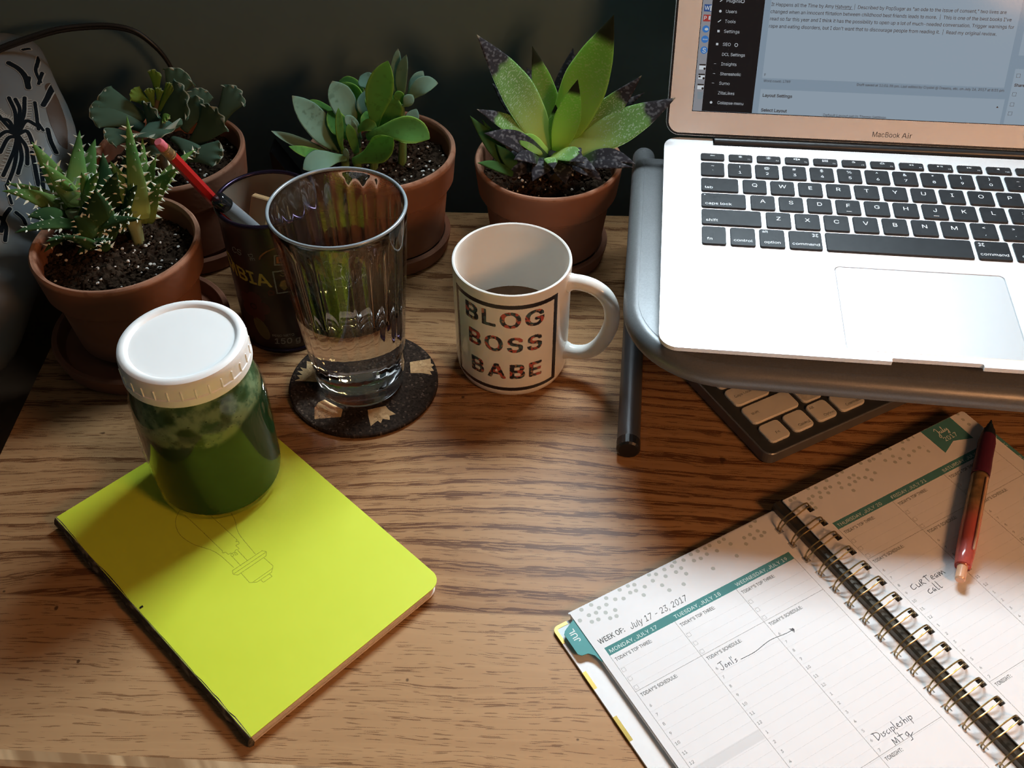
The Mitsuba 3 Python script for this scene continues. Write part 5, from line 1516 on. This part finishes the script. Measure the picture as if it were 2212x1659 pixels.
KOUT = [kplane(*q) for q in ((60, 84), (88, 104), (122, 180), (150, 238), (166, 300), (158, 400), (130, 500), (84, 610), (40, 740), (0, 798), (-80, 812))]
KOUT = KOUT + [(-.215, KOUT[-1][1]), (-.235, -.02), (-.225, KOUT[0][1] - .02), (-.16, KOUT[0][1]), ]
kp_ = np.array(spline(KOUT + [KOUT[0]], 8))[:-1]
KCEN = np.array([-.07, .02])
_ang = np.arctan2(kp_[:, 1] - KCEN[1], kp_[:, 0] - KCEN[0]); _rad = np.hypot(kp_[:, 0] - KCEN[0], kp_[:, 1] - KCEN[1])
_o = np.argsort(_ang); _ang, _rad = _ang[_o], _rad[_o]
KH = .040


def wrinkle(x, y): return (meshkit.fbm(np.stack([x * 22, y * 22, 0 * x], -1), 3, 5) - .5) * .012


def ksurf(x, y):
    """Height of the cushion's upper face above its middle plane."""
    x, y = np.asarray(x, float) - KCEN[0], np.asarray(y, float) - KCEN[1]
    s = np.clip(np.hypot(x, y) / np.interp(np.arctan2(y, x), _ang, _rad, period=2 * math.pi), 0, .999)
    return KH * (1 - s ** 4) ** .5 + wrinkle(x, y) * (1 - s ** 4)


rgs = []
aa = np.linspace(-math.pi, math.pi, 128, endpoint=False)
ra = np.interp(aa, _ang, _rad, period=2 * math.pi)
for side, ss in ((-1, np.sin(np.linspace(.02, math.pi / 2, 16))), (1, np.sin(np.linspace(math.pi / 2, .02, 20))[1:])):
    for s_ in ss:
        s_ = min(s_, .999) if s_ < 1 else 1.0
        x, y = KCEN[0] + ra * s_ * np.cos(aa), KCEN[1] + ra * s_ * np.sin(aa)
        z = ksurf(x, y) if (side > 0 and s_ < 1) else (-KH * .8 * max(0, 1 - s_ ** 4) ** .5) * np.ones(len(aa))
        rgs.append(KO + x[:, None] * KX + y[:, None] * KY_ + z[:, None] * KZ)
part(cush, 'cover', loft(rgs), 'm_fabric', smooth=True)


def kpix(px, py):
    h = .03
    for _ in range(6):
        x, y = kplane(px, py, h)
        h = .5 * h + .5 * float(ksurf(np.array([x]), np.array([y]))[0])
    return x, y


KPOLY = sg.Polygon(np.stack([KCEN[0] + ra * .985 * np.cos(aa), KCEN[1] + ra * .985 * np.sin(aa)], 1))


def kprint(poly, lift, mt, label=None, name='print'):
    m = extr(poly.intersection(KPOLY), .0001)
    v, f = trimesh.remesh.subdivide_to_size(m.vertices, m.faces, .004, max_iter=12)
    z = ksurf(v[:, 0], v[:, 1]) + lift + v[:, 2]
    part(cush, name, trimesh.Trimesh(KO + v[:, :1] * KX + v[:, 1:2] * KY_ + z[:, None] * KZ, f, process=False), mt, label=label)


def kline(px, w):
    return sg.LineString(spline([kpix(*q) for q in px], 5) if len(px) > 2 else [kpix(*q) for q in px]).buffer(w)


fronds = [[(36, 285), (34, 245), (20, 212)], [(38, 280), (44, 240), (34, 215)], [(36, 290), (20, 262), (0, 258)], [(36, 292), (15, 285), (-6, 300)], [(36, 296), (18, 300), (2, 330)], [(38, 296), (30, 330), (8, 380)], [(38, 298), (34, 350), (18, 398)], [(40, 298), (48, 340), (40, 375)], [(42, 296), (58, 320), (60, 355)], [(42, 290), (60, 285), (74, 318)], [(42, 286), (58, 262), (80, 272)], [(40, 280), (52, 250), (54, 212)], [(36, 292), (8, 262), (-10, 240)]]
birds = [[(20, 137), (42, 150), (56, 168), (62, 190)], [(80, 140), (78, 155), (88, 178)], [(85, 125), (80, 145)], [(118, 188), (104, 210), (94, 228)], [(76, 222), (80, 250), (84, 280)], [(84, 268), (94, 282)], [(104, 280), (110, 304), (122, 330)], [(50, 108), (64, 106)], [(92, 158), (84, 182)], [(64, 168), (60, 190)],
         [(14, 400), (20, 420), (26, 440)], [(22, 452), (10, 470), (4, 500)], [(36, 460), (50, 472), (56, 484)], [(70, 330), (78, 370), (84, 400)], [(86, 320), (92, 380), (96, 420)], [(2, 470), (14, 490), (12, 520)]]
wd = [.0030, .0016, .0016, .0026, .0018, .0016, .0022, .0016, .0016, .0018, .0014, .0022, .0018, .0022, .0020, .0020]
pal, drk = [], []


def frill(px):
    """The pale zigzag along one side of a palm frond."""
    q = spline([kpix(*a) for a in px], 7)
    out = []
    for i in range(3, len(q) - 1):
        d = q[i + 1] - q[i]; d = d / (np.linalg.norm(d) + 1e-9)
        nrm = np.array([d[1], -d[0]])
        out.append(sg.LineString([q[i], q[i] + nrm * .0042 + d * .001]).buffer(.00042))
    return out



for f_ in fronds:
    drk.append(kline(f_, .0013)); pal.append(kline(f_, .0020)); pal += frill(f_)
for b_, w_ in zip(birds, wd):
    drk.append(kline(b_, w_ * .62)); pal.append(kline(b_, w_ * .62 + .0006))
kprint(shapely.union_all(pal), .0004, 'm_fabric_pale', 'pale outlines of the print')
kprint(shapely.union_all(drk), .0007, 'm_fabric_dark', 'black palm fronds and birds')
kprint(shapely.union_all([kline([(130, 200), (145, 250), (156, 290)], .006), kline([(120, 230), (132, 270), (150, 310)], .005)]).buffer(.001), .0002, 'm_fabric_brown', 'brown printed patch')

mat('m_dark_wood', (.15, .085, .048), .55)
bn = thing('bench', 'dark brown wooden bench left of the desk, carrying the printed cushion', 'bench')
part(bn, 'seat', box(-.74, -.353, .36, .795, -.10, -.065), 'm_dark_wood')
for lx, ly in ((-.72, .38), (-.40, .38), (-.72, .75), (-.40, .75)):
    part(bn, 'leg', box(lx - .02, lx + .02, ly - .02, ly + .02, Z0, -.10), 'm_dark_wood')

mat('m_cord', (.016, .015, .014), .4)
cord = thing('power_cord', 'black two strand power cord arching along the wall above the back left plant', 'cord')
cp = [(-60, 135), (0, 106), (60, 84), (120, 66), (180, 58), (240, 57), (290, 68), (330, 96), (360, 130), (382, 175), (398, 240), (408, 330)]
cy_ = [.735, .745, .752, .758, .764, .768, .770, .771, .772, .772, .772, .772]
P3 = spline([at(*q, y) for q, y in zip(cp, cy_)], 8)
for s in (-1, 1):
    part(cord, 'strand', sweep(P3 + np.array([0, -.0006 * s, .0013 * s]), .00165, 10), 'm_cord', smooth=True)
bxk = thing('black_box', 'black plastic box half hidden behind the back left pot and the coffee tin', 'box')
bq = [at(q[0], q[1], .7650) for q in ((505, 280), (527, 285), (553, 297), (580, 324), (611, 361), (640, 396))]
bpoly = sg.Polygon([(-.2075, .0004)] + [(max(q[0], -.2075), q[2]) for q in bq] + [(bq[-1][0] + .004, .0004)]).buffer(-.001).buffer(.001)
bm_ = extr(bpoly, .022)
bm_.vertices = np.c_[bm_.vertices[:, 0], .7650 + bm_.vertices[:, 2], bm_.vertices[:, 1] + .0006]
bm_.invert()
part(bxk, 'case', bm_, 'm_black_plastic')
